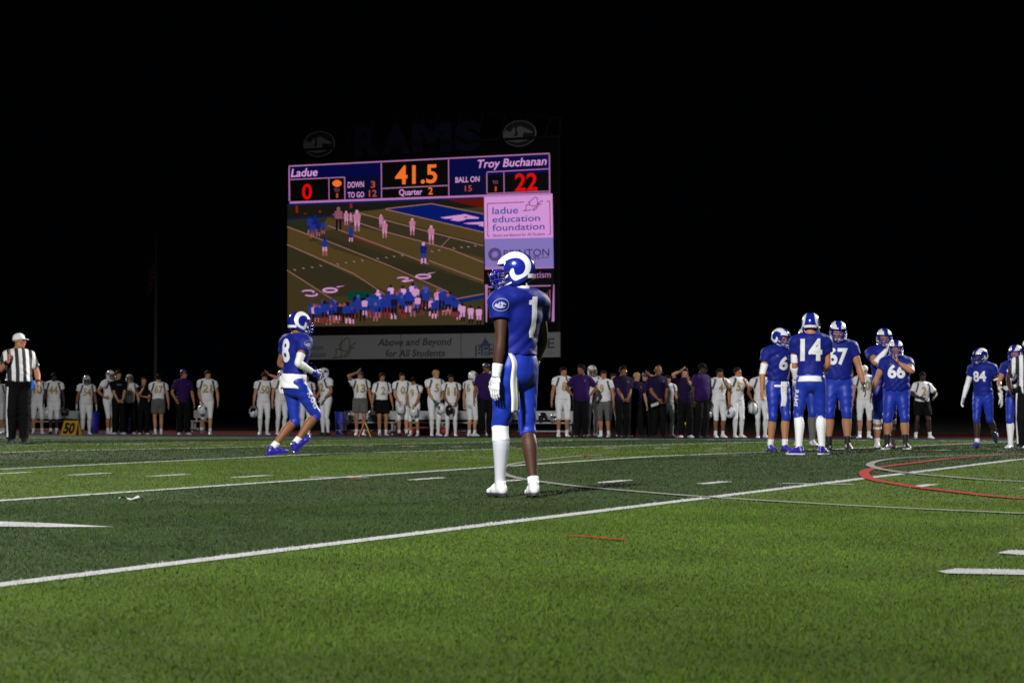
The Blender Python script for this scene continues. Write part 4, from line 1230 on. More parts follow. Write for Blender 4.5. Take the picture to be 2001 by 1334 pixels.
M_hhorn = mat('helmet_horn', (0.62, 0.62, 0.64), 0.3, coat=0.3)
M_hwhite = mat('helmet_white', (0.66, 0.66, 0.68), 0.2, coat=0.5)
M_hgold = mat('helmet_gold', (0.45, 0.33, 0.12), 0.3, metal=0.5)
M_hblack = mat('helmet_black', (0.012, 0.012, 0.014), 0.25, coat=0.4)
M_mblue = mat('mask_blue', (0.018, 0.02, 0.28), 0.3)
M_mdark = mat('mask_dark', (0.02, 0.018, 0.03), 0.35)
M_mgrey = mat('mask_grey', (0.25, 0.25, 0.27), 0.35)
M_hole = mat('helmet_hole', (0.004, 0.004, 0.005), 0.8)
M_shoew = mat('shoe_white', (0.58, 0.58, 0.59), 0.4)
M_shoeb = mat('shoe_blue', (0.022, 0.016, 0.26), 0.35)
M_shoek = mat('shoe_black', (0.012, 0.012, 0.013), 0.45)
M_shoeg = mat('shoe_grey', (0.30, 0.30, 0.32), 0.5)
M_sole = mat('sole_black', (0.02, 0.02, 0.022), 0.6)
M_eye = mat('eye_dark', (0.012, 0.008, 0.006), 0.2)
M_glw = mat('glove_white', (0.60, 0.60, 0.61), 0.55, bump=0.15, bscale=160)
M_glb = mat('glove_blue', (0.015, 0.013, 0.20), 0.45)
M_glk = mat('glove_black', (0.013, 0.013, 0.014), 0.5)
def skin(name, c): return mat('skin_' + name, c, 0.55, spec=0.28, bump=0.06, bscale=90, vary=0.12, vscale=14)
SK_ = {'dark': skin('dark', (0.050, 0.020, 0.011)), 'deep': skin('deep', (0.035, 0.015, 0.009)), 'brown': skin('brown', (0.20, 0.085, 0.038)), 'tan': skin('tan', (0.33, 0.150, 0.078)),
       'fair': skin('fair', (0.42, 0.215, 0.130)), 'ruddy': skin('ruddy', (0.40, 0.165, 0.095))}
HC_ = {'black': mat('hair_black', (0.005, 0.0045, 0.004), 0.8, spec=0.06), 'brown': mat('hair_brown', (0.020, 0.011, 0.006), 0.8, spec=0.06), 'blond': mat('hair_blond', (0.34, 0.22, 0.09), 0.8, spec=0.1)}
def stripe_mat():
    m = bpy.data.materials.new('referee_stripes'); m.use_nodes = True
    nt = m.node_tree; b = nt.nodes['Principled BSDF']
    a = nt.nodes.new('ShaderNodeAttribute'); a.attribute_name = 'stripe'
    c1 = nt.nodes.new('ShaderNodeMath'); c1.operation = 'FRACT'; nt.links.new(a.outputs['Fac'], c1.inputs[0])
    c2 = nt.nodes.new('ShaderNodeMath'); c2.operation = 'GREATER_THAN'; c2.inputs[1].default_value = 0.5; nt.links.new(c1.outputs[0], c2.inputs[0])
    mx = nt.nodes.new('ShaderNodeMix'); mx.data_type = 'RGBA'; mx.inputs[6].default_value = (*W_, 1); mx.inputs[7].default_value = (0.012, 0.012, 0.016, 1)
    nt.links.new(c2.outputs[0], mx.inputs[0]); nt.links.new(mx.outputs[2], b.inputs['Base Color']); b.inputs['Roughness'].default_value = 0.75
    return m
M_ref = stripe_mat()

def ik(S, T, l1, l2, pole):
    S, T = np.asarray(S, float), np.asarray(T, float)
    v = T - S; d = np.linalg.norm(v)
    if d > (l1 + l2) * 0.995:
        T = S + v / d * (l1 + l2) * 0.995; v = T - S; d = np.linalg.norm(v)
    d = max(d, abs(l1 - l2) * 1.05 + 1e-3)
    a = (l1 * l1 - l2 * l2 + d * d) / (2 * d)
    h = math.sqrt(max(0, l1 * l1 - a * a))
    u = v / (np.linalg.norm(v) + 1e-9)
    p = np.asarray(pole, float); p = p - u * (p @ u); p = nrm(p)
    return S + u * a + p * h, T
def lerp(a, b, t): return np.asarray(a) + (np.asarray(b) - np.asarray(a)) * t
TORSO = [(0.89, .135, .100, -.005), (0.97, .163, .118, -.010), (1.06, .148, .108, 0.0), (1.13, .143, .104, .004), (1.25, .157, .113, .004), (1.36, .170, .118, 0.0), (1.44, .160, .100, -.008), (1.49, .105, .078, -.012)]
UA, FA, TH, SH = 0.295, 0.255, 0.432, 0.424
class Body: pass
def pose(p):
    """joint positions for a 1.8 m figure facing +Y with its right hand at +X"""
    B = Body()
    lean, side, twist = p.get('lean', 2), p.get('side', 0), p.get('twist', 0)
    fL = p.get('fL', (-0.11, 0.0, 0.085, 10, 0)); fR = p.get('fR', (0.11, 0.0, 0.085, -10, 0))
    off = p.get('pel', (0, 0)); drop = p.get('drop', 0.0)
    hips = {'L': np.array([-0.090 + off[0], off[1], 0]), 'R': np.array([0.090 + off[0], off[1], 0])}
    Lm = (TH + SH) * 0.992
    hz = 9
    for k, f in (('L', fL), ('R', fR)):
        d2 = (f[0] - hips[k][0]) ** 2 + (f[1] - hips[k][1]) ** 2
        hz = min(hz, f[2] + math.sqrt(max(0.3, Lm * Lm - d2)))
    hz -= drop
    for k in hips: hips[k][2] = hz
    B.hip = hips
    B.pel = np.array([off[0], off[1], hz + 0.035])
    B.foot = {'L': fL, 'R': fR}
    B.knee, B.ank = {}, {}
    for k, f in B.foot.items():
        a = math.radians(f[3])
        kp = p.get('kp' + k, (-math.sin(a) * 0.8, math.cos(a), 0))
        B.knee[k], B.ank[k] = ik(hips[k], f[:3], TH, SH, kp)
    # spine
    zs = sorted({t[0] for t in TORSO} | {0.97, 1.42, 1.50})
    pos = {0.97: B.pel.copy()}
    def R(t): 
        t = min(1, max(0, t)); return rot(-lean * (0.25 + 0.75 * t), side * t, twist * t)
    cur = B.pel.copy(); zc = 0.97
    for z in [z for z in zs if z > 0.97]:
        t = ((z + zc) / 2 - 0.97) / 0.40
        cur = cur + R(t) @ np.array([0, 0, z - zc]); pos[z] = cur.copy(); zc = z
    for z in [z for z in zs if z < 0.97]: pos[z] = B.pel + np.array([0, 0, z - 0.97])
    B.tor = [(pos[z] + R((z - .97) / .4) @ np.array([0, yo, 0]), rx, ry) for z, rx, ry, yo in TORSO]
    B.R = R(1); B.chest = pos[1.36]; B.neck = pos[1.50]; B.sh = {}
    shrug = p.get('shrug', 0.0)
    for k, s in (('L', -1), ('R', 1)): B.sh[k] = pos[1.42] + B.R @ np.array([s * 0.185, -0.005, 0.02 + shrug])
    B.elb, B.wr = {}, {}
    dflt = {'L': (-0.30, 0.05, 0.90), 'R': (0.30, 0.05, 0.90)}
    for k, s in (('L', -1), ('R', 1)):
        tgt = p.get('h' + k, dflt[k])
        pole = p.get('p' + k, (s * 0.6, -1, 0))
        B.elb[k], B.wr[k] = ik(B.sh[k], tgt, UA, FA, pole)
    hy, hp, hr = p.get('head', (0, 0, 0))        # yaw (left +), pitch (down +), roll
    B.RH = rot(-hp, hr, hy)
    B.head = B.neck + (B.R * 0.5 + B.RH * 0.5) @ np.array([0, 0.018, p.get('neck', 0.172)])
    return B
def arm_pts(B, k, bulk):
    S, E, W = B.sh[k], B.elb[k], B.wr[k]
    pts = [S, lerp(S, E, .25), lerp(S, E, .55), lerp(S, E, .9), lerp(E, W, .08), lerp(E, W, .28), lerp(E, W, .6), lerp(E, W, .92), W]
    r = [.055, .054, .050, .040, .040, .043, .036, .0275, .026]
    return pts, [x * bulk for x in r[:7]] + r[7:]
def leg_pts(B, k, bulk):
    H, K, A = B.hip[k], B.knee[k], B.ank[k]
    bk = nrm(np.cross(np.cross(K - H, (0, 1, 0.001)), K - H)) if True else 0
    f = B.foot[k]; a = math.radians(f[3]); fwd = np.array([-math.sin(a), math.cos(a), 0])
    ax = nrm(A - K); bk = -nrm(fwd - ax * (fwd @ ax))
    at = nrm(K - H); ft = nrm(fwd - at * (fwd @ at))
    pts = [H + np.array([0, -.005, .02]), lerp(H, K, .12), lerp(H, K, .42) + ft * .008, lerp(H, K, .78), lerp(H, K, .97) + ft * .006, lerp(K, A, .12) + bk * .006, lerp(K, A, .30) + bk * .016, lerp(K, A, .55) + bk * .010, lerp(K, A, .85), A]
    r = [.090, .091, .080, .062, .055, .052, .058, .047, .036, .037]
    return pts, [x * bulk for x in r[:8]] + r[8:]
def hand_xf(B, k, p):
    d = nrm(B.wr[k] - B.elb[k])
    if 'd' + k in p: d = nrm(p['d' + k])
    hint = np.array(p.get('t' + k, np.array([0, 1, 0]) * (1 - abs(d[1])) + np.array([0, 0, 1.0]) * abs(d[1]) * 1.2), float)
    Z = -d; Y = nrm(hint - Z * (hint @ Z)); X = np.cross(Y, Z)
    return np.stack([X, Y, Z], 1)
PEOPLE = []
def person(label, cat, group, px, Y=None, py=None, face=180, top=None, H=1.8, lod='lo', sk='fair', bulk=1.0, gut=0.0, pose_=None, fit=None, seed=0):
    p = dict(pose_ or {}); fit = dict(fit or {})
    if py is not None: X, Y = ground(px, py)
    else: X = foot(px, Y)
    helm = fit.get('helmet')
    if fit.get('shirt', (0, ''))[1] == 'pads': p.setdefault('neck', 0.150)
    B = pose(p)
    s = H / 1.8
    if top is not None:
        s = top_height(X, Y, top) / (B.head[2] + (.170 if helm else .136))
    root = empty('person', (X, Y, gz(Y) + (0.012 if Y < SIDE_Y else 0.006)), YAW + math.radians(face), label, cat, group)
    h = {'hi': 0.008, 'mid': 0.0115, 'lo': 0.0185}[lod]
    q = 'lo' if lod == 'lo' else 'hi'
    SKm = SK_[sk]
    side = B.R @ np.array([1, 0, 0])
    def put(name, VF, material, parent=root):
        V, F = VF
        return link(name, mesh_np(name, V * s, F), parent, material)
    arms = {k: arm_pts(B, k, bulk) for k in 'LR'}; legs = {k: leg_pts(B, k, bulk) for k in 'LR'}
    tor = [(c + (B.R @ np.array([0, gut * math.exp(-((i - 2.6) / 1.4) ** 2) * .6, 0])), rx * bulk + gut * .25 * (i in (1, 2, 3, 4)), ry * bulk + gut * math.exp(-((i - 2.6) / 1.4) ** 2) * .6) for i, (c, rx, ry) in enumerate(B.tor)]
    # ---- body
    S = Sdf()
    S.chain([t[0] for t in tor], [(t[1], t[2]) for t in tor], side, k=0.03)
    for k in 'LR':
        S.chain(*arms[k], k=0.012); S.chain(*legs[k], k=0.015)
        S.seg(B.neck + B.R @ np.array([(-1 if k == 'L' else 1) * .03, 0, -.03]), B.sh[k] + B.R @ np.array([0, 0, .01]), .055 * bulk, .052 * bulk, k=0.03)
    S.seg(B.neck - B.R @ np.array([0, .01, .05]), B.head + B.RH @ np.array([0, -.02, -.07]), .060 * min(bulk, 1.15), .054, k=0.03)
    V, F = S.mesh(h)
    Vs, Fs = [V], [F]; n = len(V)
    hv, hf = HEAD[q]
    Vs.append(hv @ B.RH.T + B.head); Fs.append(hf + n); n += len(hv)
    HX = {}
    for k in 'LR':
        vv, ff = HAND[(q, fit.get('grip' + k, 'relax'))]
        if k == 'L': vv = vv * np.array([-1, 1, 1]); ff = ff[:, ::-1]
        M = hand_xf(B, k, p); HX[k] = M
        W = vv @ M.T + B.wr[k]
        gl = fit.get('glove' + k, fit.get('glove'))
        if gl:
            put('glove', ((vv * 1.10) @ M.T + B.wr[k], ff), gl)
            if lod != 'lo':
                ax = nrm(B.elb[k] - B.wr[k])
                put('glove_cuff', Sdf().seg(B.wr[k] - ax * .015, B.wr[k] + ax * .030, .033, .034, flat0=True, flat1=True, k=.005).mesh(.006), gl)
        else:
            Vs.append(W); Fs.append(ff + n); n += len(W)
    put('body', (np.concatenate(Vs), np.concatenate(Fs)), SKm)
    # ---- eyes
    for x in (-1, 1):
        e = link('eye', EYE, root, M_eye)
        e.location = tuple((B.head + B.RH @ np.array([x * 0.033, 0.083, 0.006])) * s); e.scale = (s, s, s)
    # ---- trousers
    pants = fit.get('pants')
    pant_bvh = jer_bvh = None
    if pants:
        pm, kind = pants
        S = Sdf(); inf = {'tight': .007, 'long': .016, 'shorts': .026}[kind]
        S.chain([tor[i][0] for i in range(3)], [(tor[i][1], tor[i][2]) for i in range(3)], side, flat1=True, k=0.03, inflate=inf)
        S.seg(tor[1][0] + np.array([0, -.035, -.06]), tor[1][0] + np.array([0, -.03, .0]), (.125 * bulk, .085 * bulk), (.13 * bulk, .08 * bulk), side, k=.03)
        for k in 'LR':
            P, r = legs[k]
            if kind == 'tight': S.chain(P[:6], r[:6], flat1=True, k=0.02, inflate=inf)
            elif kind == 'long': S.chain(P[:9] + [lerp(P[9], P[8], -.15)], [x + y for x, y in zip(r, (0, 0, .002, .012, .016, .02, .016, .02, .026, .03))], flat1=True, k=0.02, inflate=inf)
            else:
                e = lerp(P[2], P[3], .75)
                S.chain(P[:3] + [e], [r[0], r[1], r[2] + .012, r[2] + .010], flat1=True, k=0.02, inflate=inf)
        nz = folds(seed + 1, {'tight': .0036, 'long': .0045, 'shorts': .007}[kind])
        VF = S.mesh(h, nz); po = put('pants', VF, pm)
        pant_bvh = BVHTree.FromPolygons([tuple(v) for v in VF[0] * s], VF[1].tolist())
    # ---- shirt
    sh = fit.get('shirt')
    if sh:
        jm, kind = sh
        S = Sdf()
        pad = kind == 'pads'
        inf = {'pads': .022, 'tee': .016, 'polo': .020}[kind]
        hem = fit.get('hem', 1 if pad else 0)
        T = tor[hem:]
        fz = fit.get('hemfrac', 0.0)
        st = lerp(T[0][0], T[1][0], fz)
        pts = [st] + [t[0] for t in T[1:]]; rad = [(lerp(T[0][1], T[1][1], fz) + (0 if pad else .012), lerp(T[0][2], T[1][2], fz) + (0 if pad else .012))] + [(t[1], t[2]) for t in T[1:]]
        S.chain(pts, rad, side, flat0=True, k=0.03, inflate=inf)
        R = B.R
        up = B.sh['L'] * .5 + B.sh['R'] * .5
        if pad:
            pw = fit.get('padw', 1.0)
            S.seg(up + R @ np.array([-.13 * pw, -.005, .028]), up + R @ np.array([.13 * pw, -.005, .028]), (.112, .058), (.112, .058), R @ np.array([0, 1, 0]), k=.04)
            S.seg(up + R @ np.array([0, .01, -.10]), up + R @ np.array([0, .0, .01]), (.185 * pw, .145), (.165 * pw, .125), side, k=.05)
        for k, sg in (('L', -1), ('R', 1)):
            Sx, E = B.sh[k], B.elb[k]
            if pad:
                cap = up + R @ np.array([sg * .200 * pw, -.005, -.006])
                S.seg(up + R @ np.array([sg * .11, -.005, .030]), cap, (.105, .058), (.088, .064), R @ np.array([0, 1, 0]), k=.04)
                e = lerp(Sx, E, fit.get('sleevelen', .46)) + R @ np.array([sg * .012, 0, 0])
                S.seg(lerp(cap, Sx, .3), e, .084 * min(bulk, 1.1), .071 * min(bulk, 1.12), flat1=True, k=.04)
            else:
                S.seg(up + R @ np.array([sg * .07, -.005, .02]), Sx, .066 * bulk, .070 * bulk, k=.04)
                S.seg(Sx, lerp(Sx, E, .72), .070 * bulk, .068 * bulk, flat1=True, k=.03)
        nz = folds(seed + 5, {'pads': .0065 if lod == 'hi' else .0085 if lod == 'mid' else .007, 'tee': .008, 'polo': .007}[kind])
        VF = S.mesh(h, nz, [(B.neck + R @ np.array([0, 0, .058 if pad else .045]), R @ np.array([0, -.25, 1]))])
        jo = put('jersey' if pad else 'shirt', VF, jm)
        jer_bvh = BVHTree.FromPolygons([tuple(v) for v in VF[0] * s], VF[1].tolist())
        if jm is M_ref:
            # striped cloth: stripe coordinate runs round the torso
            L = (VF[0] - B.chest) @ R
            co = np.where(np.abs(L[:, 0]) < .2, L[:, 0], L[:, 0])
            at = jo.data.attributes.new('stripe', 'FLOAT', 'POINT')
            at.data.foreach_set('value', (co / 0.118 + 0.25 + 40).astype(np.float32))
        if kind == 'polo' or fit.get('collar'):
            S = Sdf()
            c = B.neck + R @ np.array([0, -.005, .030])
            S.seg(c, c + R @ np.array([0, -.008, .040]), (.076, .078), (.068, .070), side, flat0=True, flat1=True, k=.01)
            put('collar', S.mesh(max(h * .7, .008)), fit.get('collar', jm))
        step = {'hi': .016, 'mid': .022, 'lo': .035}[lod]
        nm = fit.get('numat', M_num)
        for key, out, dz in (('front', (0, 1, 0), fit.get('fz', -.06)), ('back', (0, -1, 0), fit.get('bz', -.03))):
            if key in fit:
                t = fit[key]; hh = fit.get('nh', .25); ww = fit.get('nw', .075 if t == '1' else .135 if len(t) == 1 else .27)
                V2, F2 = text_cut(t, 0.035, ww, hh, step)
                decal('number', jer_bvh, (B.chest + R @ np.array([0, 0, dz])) * s, R @ np.array(out), R @ np.array([0, 0, 1.0]), V2 * s, F2, nm, jo, .005 if lod != 'lo' else .008)
        if 'stripe' in fit:
            for sg in (-1, 1):
                V2, F2 = rect2(.050, .25, 2, 9)
                for o in ((0, 1, 0), (0, -1, 0)):
                    c = up + R @ np.array([sg * .165, 0, -.05])
                    decal('shoulder_stripe', jer_bvh, c * s, R @ np.array(o), R @ np.array([sg * -.25, 0, 1.0]), np.array(V2) * s, F2, fit['stripe'], jo, .008)
        if 'emblem' in fit:
            k = fit['emblem']; sg = -1 if k == 'L' else 1
            out = R @ np.array([sg, .12, .10]); c = lerp(B.sh[k], B.elb[k], .14) + R @ np.array([sg * .03, 0, 0])
            if 'embout' in fit: out = np.array(fit['embout'])
            V2, F2 = ring2(.056, .046, .0035); decal('sleeve_emblem', jer_bvh, c * s, out, (0, 0, 1), np.array(V2) * s, F2, M_embl, jo, .004)
            decal('sleeve_emblem', jer_bvh, c * s, out, (0, 0, 1), np.array(EMB2[0]) * np.array([.045, .037]) * s, EMB2[1], M_embl, jo, .004)
        if 'chestmark' in fit:
            for x, w_, hh in fit['chestmark']:
                V2, F2 = rect2(w_, hh, 3, 2)
                decal('chest_logo', jer_bvh, (B.chest + R @ np.array([x, 0, .045])) * s, R @ np.array([0, 1, 0]), R @ np.array([0, 0, 1.0]), np.array(V2) * s, F2, fit.get('markmat', M_num), jo, .006)
    # ---- undershirt / belt band showing below the jersey
    if 'under' in fit:
        um, f0, f1 = fit['under']
        S = Sdf(); a = lerp(tor[0][0], tor[2][0], f0); b = lerp(tor[0][0], tor[2][0], f1)
        S.seg(a + np.array([0, -.012, 0]), b + np.array([0, -.008, 0]), (tor[1][1] + .014, tor[1][2] + .026), (tor[1][1] + .010, tor[1][2] + .016), side, flat0=True, flat1=True, k=.02)
        put('undershirt', S.mesh(h * .9, folds(seed + 9, .004)), um)
    # ---- arms
    for k in 'LR':
        P, r = arms[k]
        for nm_, a, b, m_, inf in fit.get('arm' + k, ()):
            # band along the arm between fractions a and b of its whole length
            Q = [B.sh[k], B.elb[k], B.wr[k]]
            def at(t):
                t *= (UA + FA)
                return lerp(Q[0], Q[1], t / UA) if t < UA else lerp(Q[1], Q[2], (t - UA) / FA)
            def rad(t): return float(np.interp(t, [0, .13, .30, .48, .58, .66, .80, .97, 1.0], r))
            ts = [a] + [t for t in (.13, .30, .42, .535, .60, .66, .80) if a + .02 < t < b - .02] + [b]
            put(nm_, Sdf().chain([at(t) for t in ts], [rad(t) for t in ts], flat0=True, flat1=True, k=.01, inflate=inf).mesh(min(h, .010)), m_)
        P, r = legs[k]
        for nm_, a, b, m_, inf in fit.get('leg' + k, fit.get('leg', ())):
            # band along the shin: 0 = knee, 1 = ankle (negative reaches up the thigh)
            K, A, Hh = B.knee[k], B.ank[k], B.hip[k]
            xs = [-1.0, -.42, -.05, .12, .30, .55, .85, 1.0]; idx = [1, 2, 4, 5, 6, 7, 8, 9]
            def at2(t): return np.array([np.interp(t, xs, [P[i][c] for i in idx]) for c in range(3)])
            def rad2(t): return float(np.interp(t, xs, [r[i] for i in idx]))
            ts = [a] + [t for t in xs if a + .02 < t < b - .02] + [b]
            put(nm_, Sdf().chain([at2(t) for t in ts], [rad2(t) for t in ts], flat0=True, flat1=True, k=.012, inflate=inf).mesh(min(h, .012)), m_)
        # ---- shoes
        sm = fit.get('shoe', M_shoew)
        f = B.foot[k]
        o = link('shoe', SHOE[q], root, sm)
        o.location = tuple(B.ank[k] * s); o.scale = (s * .98, s * .98, s * .98)
        o.rotation_euler = (Matrix.Rotation(math.radians(f[3]), 3, 'Z') @ Matrix.Rotation(math.radians(-f[4]), 3, 'X')).to_euler()
        if lod != 'lo':
            link('sole', SOLE, o, fit.get('sole', M_sole))
            if fit.get('cleats', True) and lod == 'hi': link('cleats', CLEAT, o, M_sole)
    # ---- head wear
    Rm = Matrix([list(r_) for r_ in B.RH]).to_euler()
    def worn(name, me, material, parent=root, hl=(0, 0, 0), rx=0):
        o = link(name, me, parent, material)
        if parent is root:
            o.location = tuple((B.head + B.RH @ np.array(hl)) * s); o.rotation_euler = Rm if not rx else (Matrix([list(r_) for r_ in B.RH]) @ Matrix.Rotation(math.radians(rx), 3, 'X')).to_euler(); o.scale = (s, s, s)
        return o
    if helm:
        make_helmet(helm, lambda n_, me, m_: worn(n_, me, m_, root, (0, 0.0, 0.012), fit.get('helmtilt', 0)), lod)
    elif fit.get('cap'):
        cm = fit['cap']; c = worn('cap', CAP, cm)
        link('bill', BILL, c, cm)
        if fit.get('capback'): c.rotation_euler = (Matrix([list(r_) for r_ in B.RH]) @ Matrix.Rotation(math.pi, 3, 'Z')).to_euler()
    elif fit.get('hair'):
        st, cl = fit['hair']; worn('hair', HAIR[st], HC_[cl])
    if fit.get('headset'): worn('headset', HEADSET, M_hblack)
    if lod != 'lo' or not helm: pass
    root['_h'] = s
    del root['_h']
    return root, B, s, pant_bvh, jer_bvh
def make_helmet(style, put, lod='hi'):
    if style == 'ram':
        o = put('helmet', SHELL, M_hblue)
        for sg in (1, -1):
            link('horn', HORN[sg], o, M_hhorn); link('ear_hole', EARHOLE[sg], o, M_hole); link('vent', VENT[sg], o, M_hole)
        link('facemask', MASKM, o, M_mblue); link('chin_strap', STRAP, o, M_hhorn); link('neck_bumper', BUMPER, o, M_hhorn)
    elif style in ('white', 'whitegold'):
        o = put('helmet', SHELL, M_hwhite)
        for sg in (1, -1): link('side_logo', LOGO[sg], o, M_stripe); link('ear_hole', EARHOLE[sg], o, M_hole)
        link('stripe', STRIPE, o, M_hgold if style == 'whitegold' else M_mgrey)
        link('facemask', MASKM, o, M_mdark); link('chin_strap', STRAP, o, M_hhorn)
    else:
        o = put('helmet', SHELL, M_hblack)
        link('facemask', MASKM, o, M_mdark); link('chin_strap', STRAP, o, M_hole)
    return o
def loose_helmet(style, loc, rot_, label, group='helmets held or set down'):
    def put(n_, me, m_):
        o = link('football_helmet', me, None, m_); o.location = loc; o.rotation_euler = rot_
        return tag(o, label, 'helmet', group)
    return make_helmet(style, put)
def held_helmet(pr, k, style, label, drop=0.16, turn=0.0, tilt=25, out=0.0):
    """helmet hanging by its facemask from a hand; style and where it hangs"""
    root, B, s = pr[:3]
    w = (B.wr[k] + nrm(B.wr[k] - B.elb[k]) * 0.09) * s
    Rz = Matrix.Rotation(root.rotation_euler[2], 3, 'Z')
    loc = Vector(root.location) + Rz @ Vector((w[0] + (out if k == 'R' else -out), w[1], w[2] - drop))
    e = Matrix.Rotation(root.rotation_euler[2] + math.radians(turn), 3, 'Z') @ Matrix.Rotation(math.radians(tilt), 3, 'X')
    return loose_helmet(style, loc, e.to_euler(), label)
HOME = dict(shirt=(M_blue, 'pads'), pants=(M_bpant, 'tight'), helmet='ram')
BLUE, AWAY, COACH = 'players in blue', 'visiting players on the sideline', 'visiting coaches on the sideline'
SOCK = [('sock', .74, 1.02, M_white, .005)]
TIGHTS = [('leg_sleeve', .06, 1.02, M_cream, .004)]
def towel(pr, x, back, z0, z1, w, material=None):
    root, B, s, pb, jb = pr
    V, F = [], []
    n = 22; sg = -1 if back else 1; prev = None
    for i in range(n):
        z = z0 + (z1 - z0) * i / (n - 1)
        hit = pb.ray_cast(Vector((x * s, sg, z * s)), Vector((0, -sg, 0)))
        y = hit[0][1] / s * sg if hit[0] is not None else (prev or .12)
        prev = y if prev is None else max(prev, y)
        yy = prev + .008 + .005 * math.sin(i * .5)
        for j in range(5):
            for dd in (0, .006): V.append(((x - w / 2 + w * j / 4 + .006 * math.sin(i * .35)) * s, sg * (yy - dd + .004 * math.sin(j * 1.6)) * s, z * s))
    for i in range(n - 1):
        for j in range(4):
            a = i * 10 + j * 2; b = a + 10
            F += [(a, a + 2, b + 2, b), (a + 1, b + 1, b + 3, a + 3)]
        F += [(i * 10, i * 10 + 10, i * 10 + 11, i * 10 + 1), (i * 10 + 8, i * 10 + 9, i * 10 + 19, i * 10 + 18)]
    e = (n - 1) * 10
    F += [(e + 2 * j, e + 2 * j + 2, e + 2 * j + 3, e + 2 * j + 1) for j in range(4)]
    return link('towel', mesh_np('towel', V, F), root, material or M_white)
def thigh_word(pr, k, word, out, mirror=1):
    root, B, s, pb, jb = pr
    H_, K_ = B.hip[k], B.knee[k]
    V2, F2 = text_cut(word, 0.02, .21, .058, .02)
    return decal('lettering', pb, lerp(H_, K_, .5) * s, out, np.cross(nrm(out), nrm(K_ - H_)) * mirror, V2 * s, F2, M_num, root, .005)

# ------------------------------------------------------------------ players in blue
fit = dict(HOME, back='1', nh=.30, nw=.085, emblem='L', embout=(-.55, -.83, .1), gloveL=M_glw, gloveR=M_glw, hem=2, hemfrac=-.25, collar=M_white,
           armL=[('wristband', .84, .985, M_white, .007)], armR=[('wristband', .84, .985, M_white, .007)],
           legL=[('leg_sleeve', .10, 1.0, M_greysl, .004), ('knee_band', -.03, .26, M_white, .009)], legR=[('sock', .86, 1.0, M_white, .006)], shoe=M_shoew)
p1 = person('player number 1 in blue standing alone with his back turned, white towel at his waist', 'player', BLUE, 1012, py=972, face=50, top=492, lod='hi', sk='dark', bulk=1.0,
            pose_=dict(lean=-3, twist=-4, head=(30, 3, 0), fL=(-.060, .12, .085, -24, 0), fR=(.050, -.11, .087, -42, 3), hL=(-.235, .01, .86), pL=(-.3, -1, 0), hR=(.30, .12, .93), pR=(.8, -.6, 0), pel=(0.01, 0.02)), fit=dict(fit, padw=1.06), seed=3)
towel(p1, -.125, True, 1.045, .615, .085)

fit = dict(HOME, back='8', nh=.28, nw=.15, emblem='R', gloveL=M_glb, gloveR=M_glb, under=(M_white, .0, 1.0), hem=2, hemfrac=-.1, shoe=M_shoeb, sole=M_shoeb,
           armR=[('arm_sleeve', .30, .98, M_cream, .004)], leg=[('sock', .80, 1.0, M_white, .006)])
p8 = person('player number 8 in blue jogging with a white arm sleeve and dark blue shoes', 'player', BLUE, 566, py=893, face=303, top=608, lod='mid', sk='brown',
            pose_=dict(lean=5, twist=6, head=(10, 4, 0), pel=(0, .06), drop=.075, fL=(-.11, -.17, .10, -10, -8), fR=(.10, .02, .155, -6, -42), kpR=(.1, 1, .25), hR=(.21, .20, .99), pR=(.3, -1, 0), hL=(-.2, .25, 1.05)), fit=fit, seed=11)
towel(p8, -.10, True, .95, .74, .10)
thigh_word(p8, 'R', 'RAMS', (1, .35, 0))

fit = dict(HOME, front='6', nh=.20, nw=.15, hem=2, hemfrac=-.2, under=(M_white, .40, .62), shoe=M_shoeb, armL=[('undersleeve', .30, .56, M_white, .008)], armR=[('undersleeve', .30, .60, M_white, .008)],
           leg=[('sock', .76, 1.0, M_white, .006)], chestmark=[(-.09, .05, .012), (.10, .035, .03)], markmat=M_greysh)
fit['armL'] += [('play_sheet', .80, .98, M_greysl, .012)]
pq = person('blue quarterback with a white towel hanging from the front of his waist', 'player', BLUE, 1520, py=884, face=207, top=641, lod='mid', sk='tan', bulk=1.02,
            pose_=dict(lean=4, head=(24, 12, 0), fL=(-.08, .06, .085, 5, 0), fR=(.12, -.02, .085, -10, 0), hL=(-.14, .26, .96), pL=(-.9, -.5, 0), hR=(.31, .05, .88)), fit=fit, seed=21)
towel(pq, -.03, False, 1.02, .66, .10)

fit = dict(HOME, back='14', nh=.28, nw=.27, hem=1, hemfrac=.45, under=(M_white, .18, .62), gloveL=M_glw, gloveR=M_glw, shoe=M_shoeb, sole=M_shoew, collar=SK_['ruddy'],
           armL=[('undersleeve', .30, .50, M_white, .010), ('arm_sleeve', .60, .90, M_white, .006)], leg=[('leg_sleeve', .04, 1.0, M_white, .006)])
p14 = person('tall player number 14 in blue with white leg sleeves, seen from behind', 'player', BLUE, 1585, py=890, face=350, top=611, lod='mid', sk='ruddy', bulk=.98,
             pose_=dict(lean=2, head=(0, 6, 0), twist=6, fL=(-.15, -.06, .085, 55, 0), fR=(.13, .08, .085, -20, 0), hL=(-.19, .14, .92), pL=(-.3, -1, 0), dL=(.5, .55, -.5), hR=(.16, .30, 1.05), pR=(.3, -1, -.1)), fit=fit, seed=31)
thigh_word(p14, 'L', 'RAMS', (-.75, -.8, 0), 1)

fit = dict(HOME, front='5', shoe=M_shoeg, leg=[('leg_sleeve', .1, 1.0, M_greysh, .006)])
person('blue player almost hidden behind number 14 in the huddle', 'player', BLUE, 1573, py=874, face=180, top=640, lod='mid', sk='tan', pose_=dict(head=(10, 15, 0)), fit=fit, seed=41)

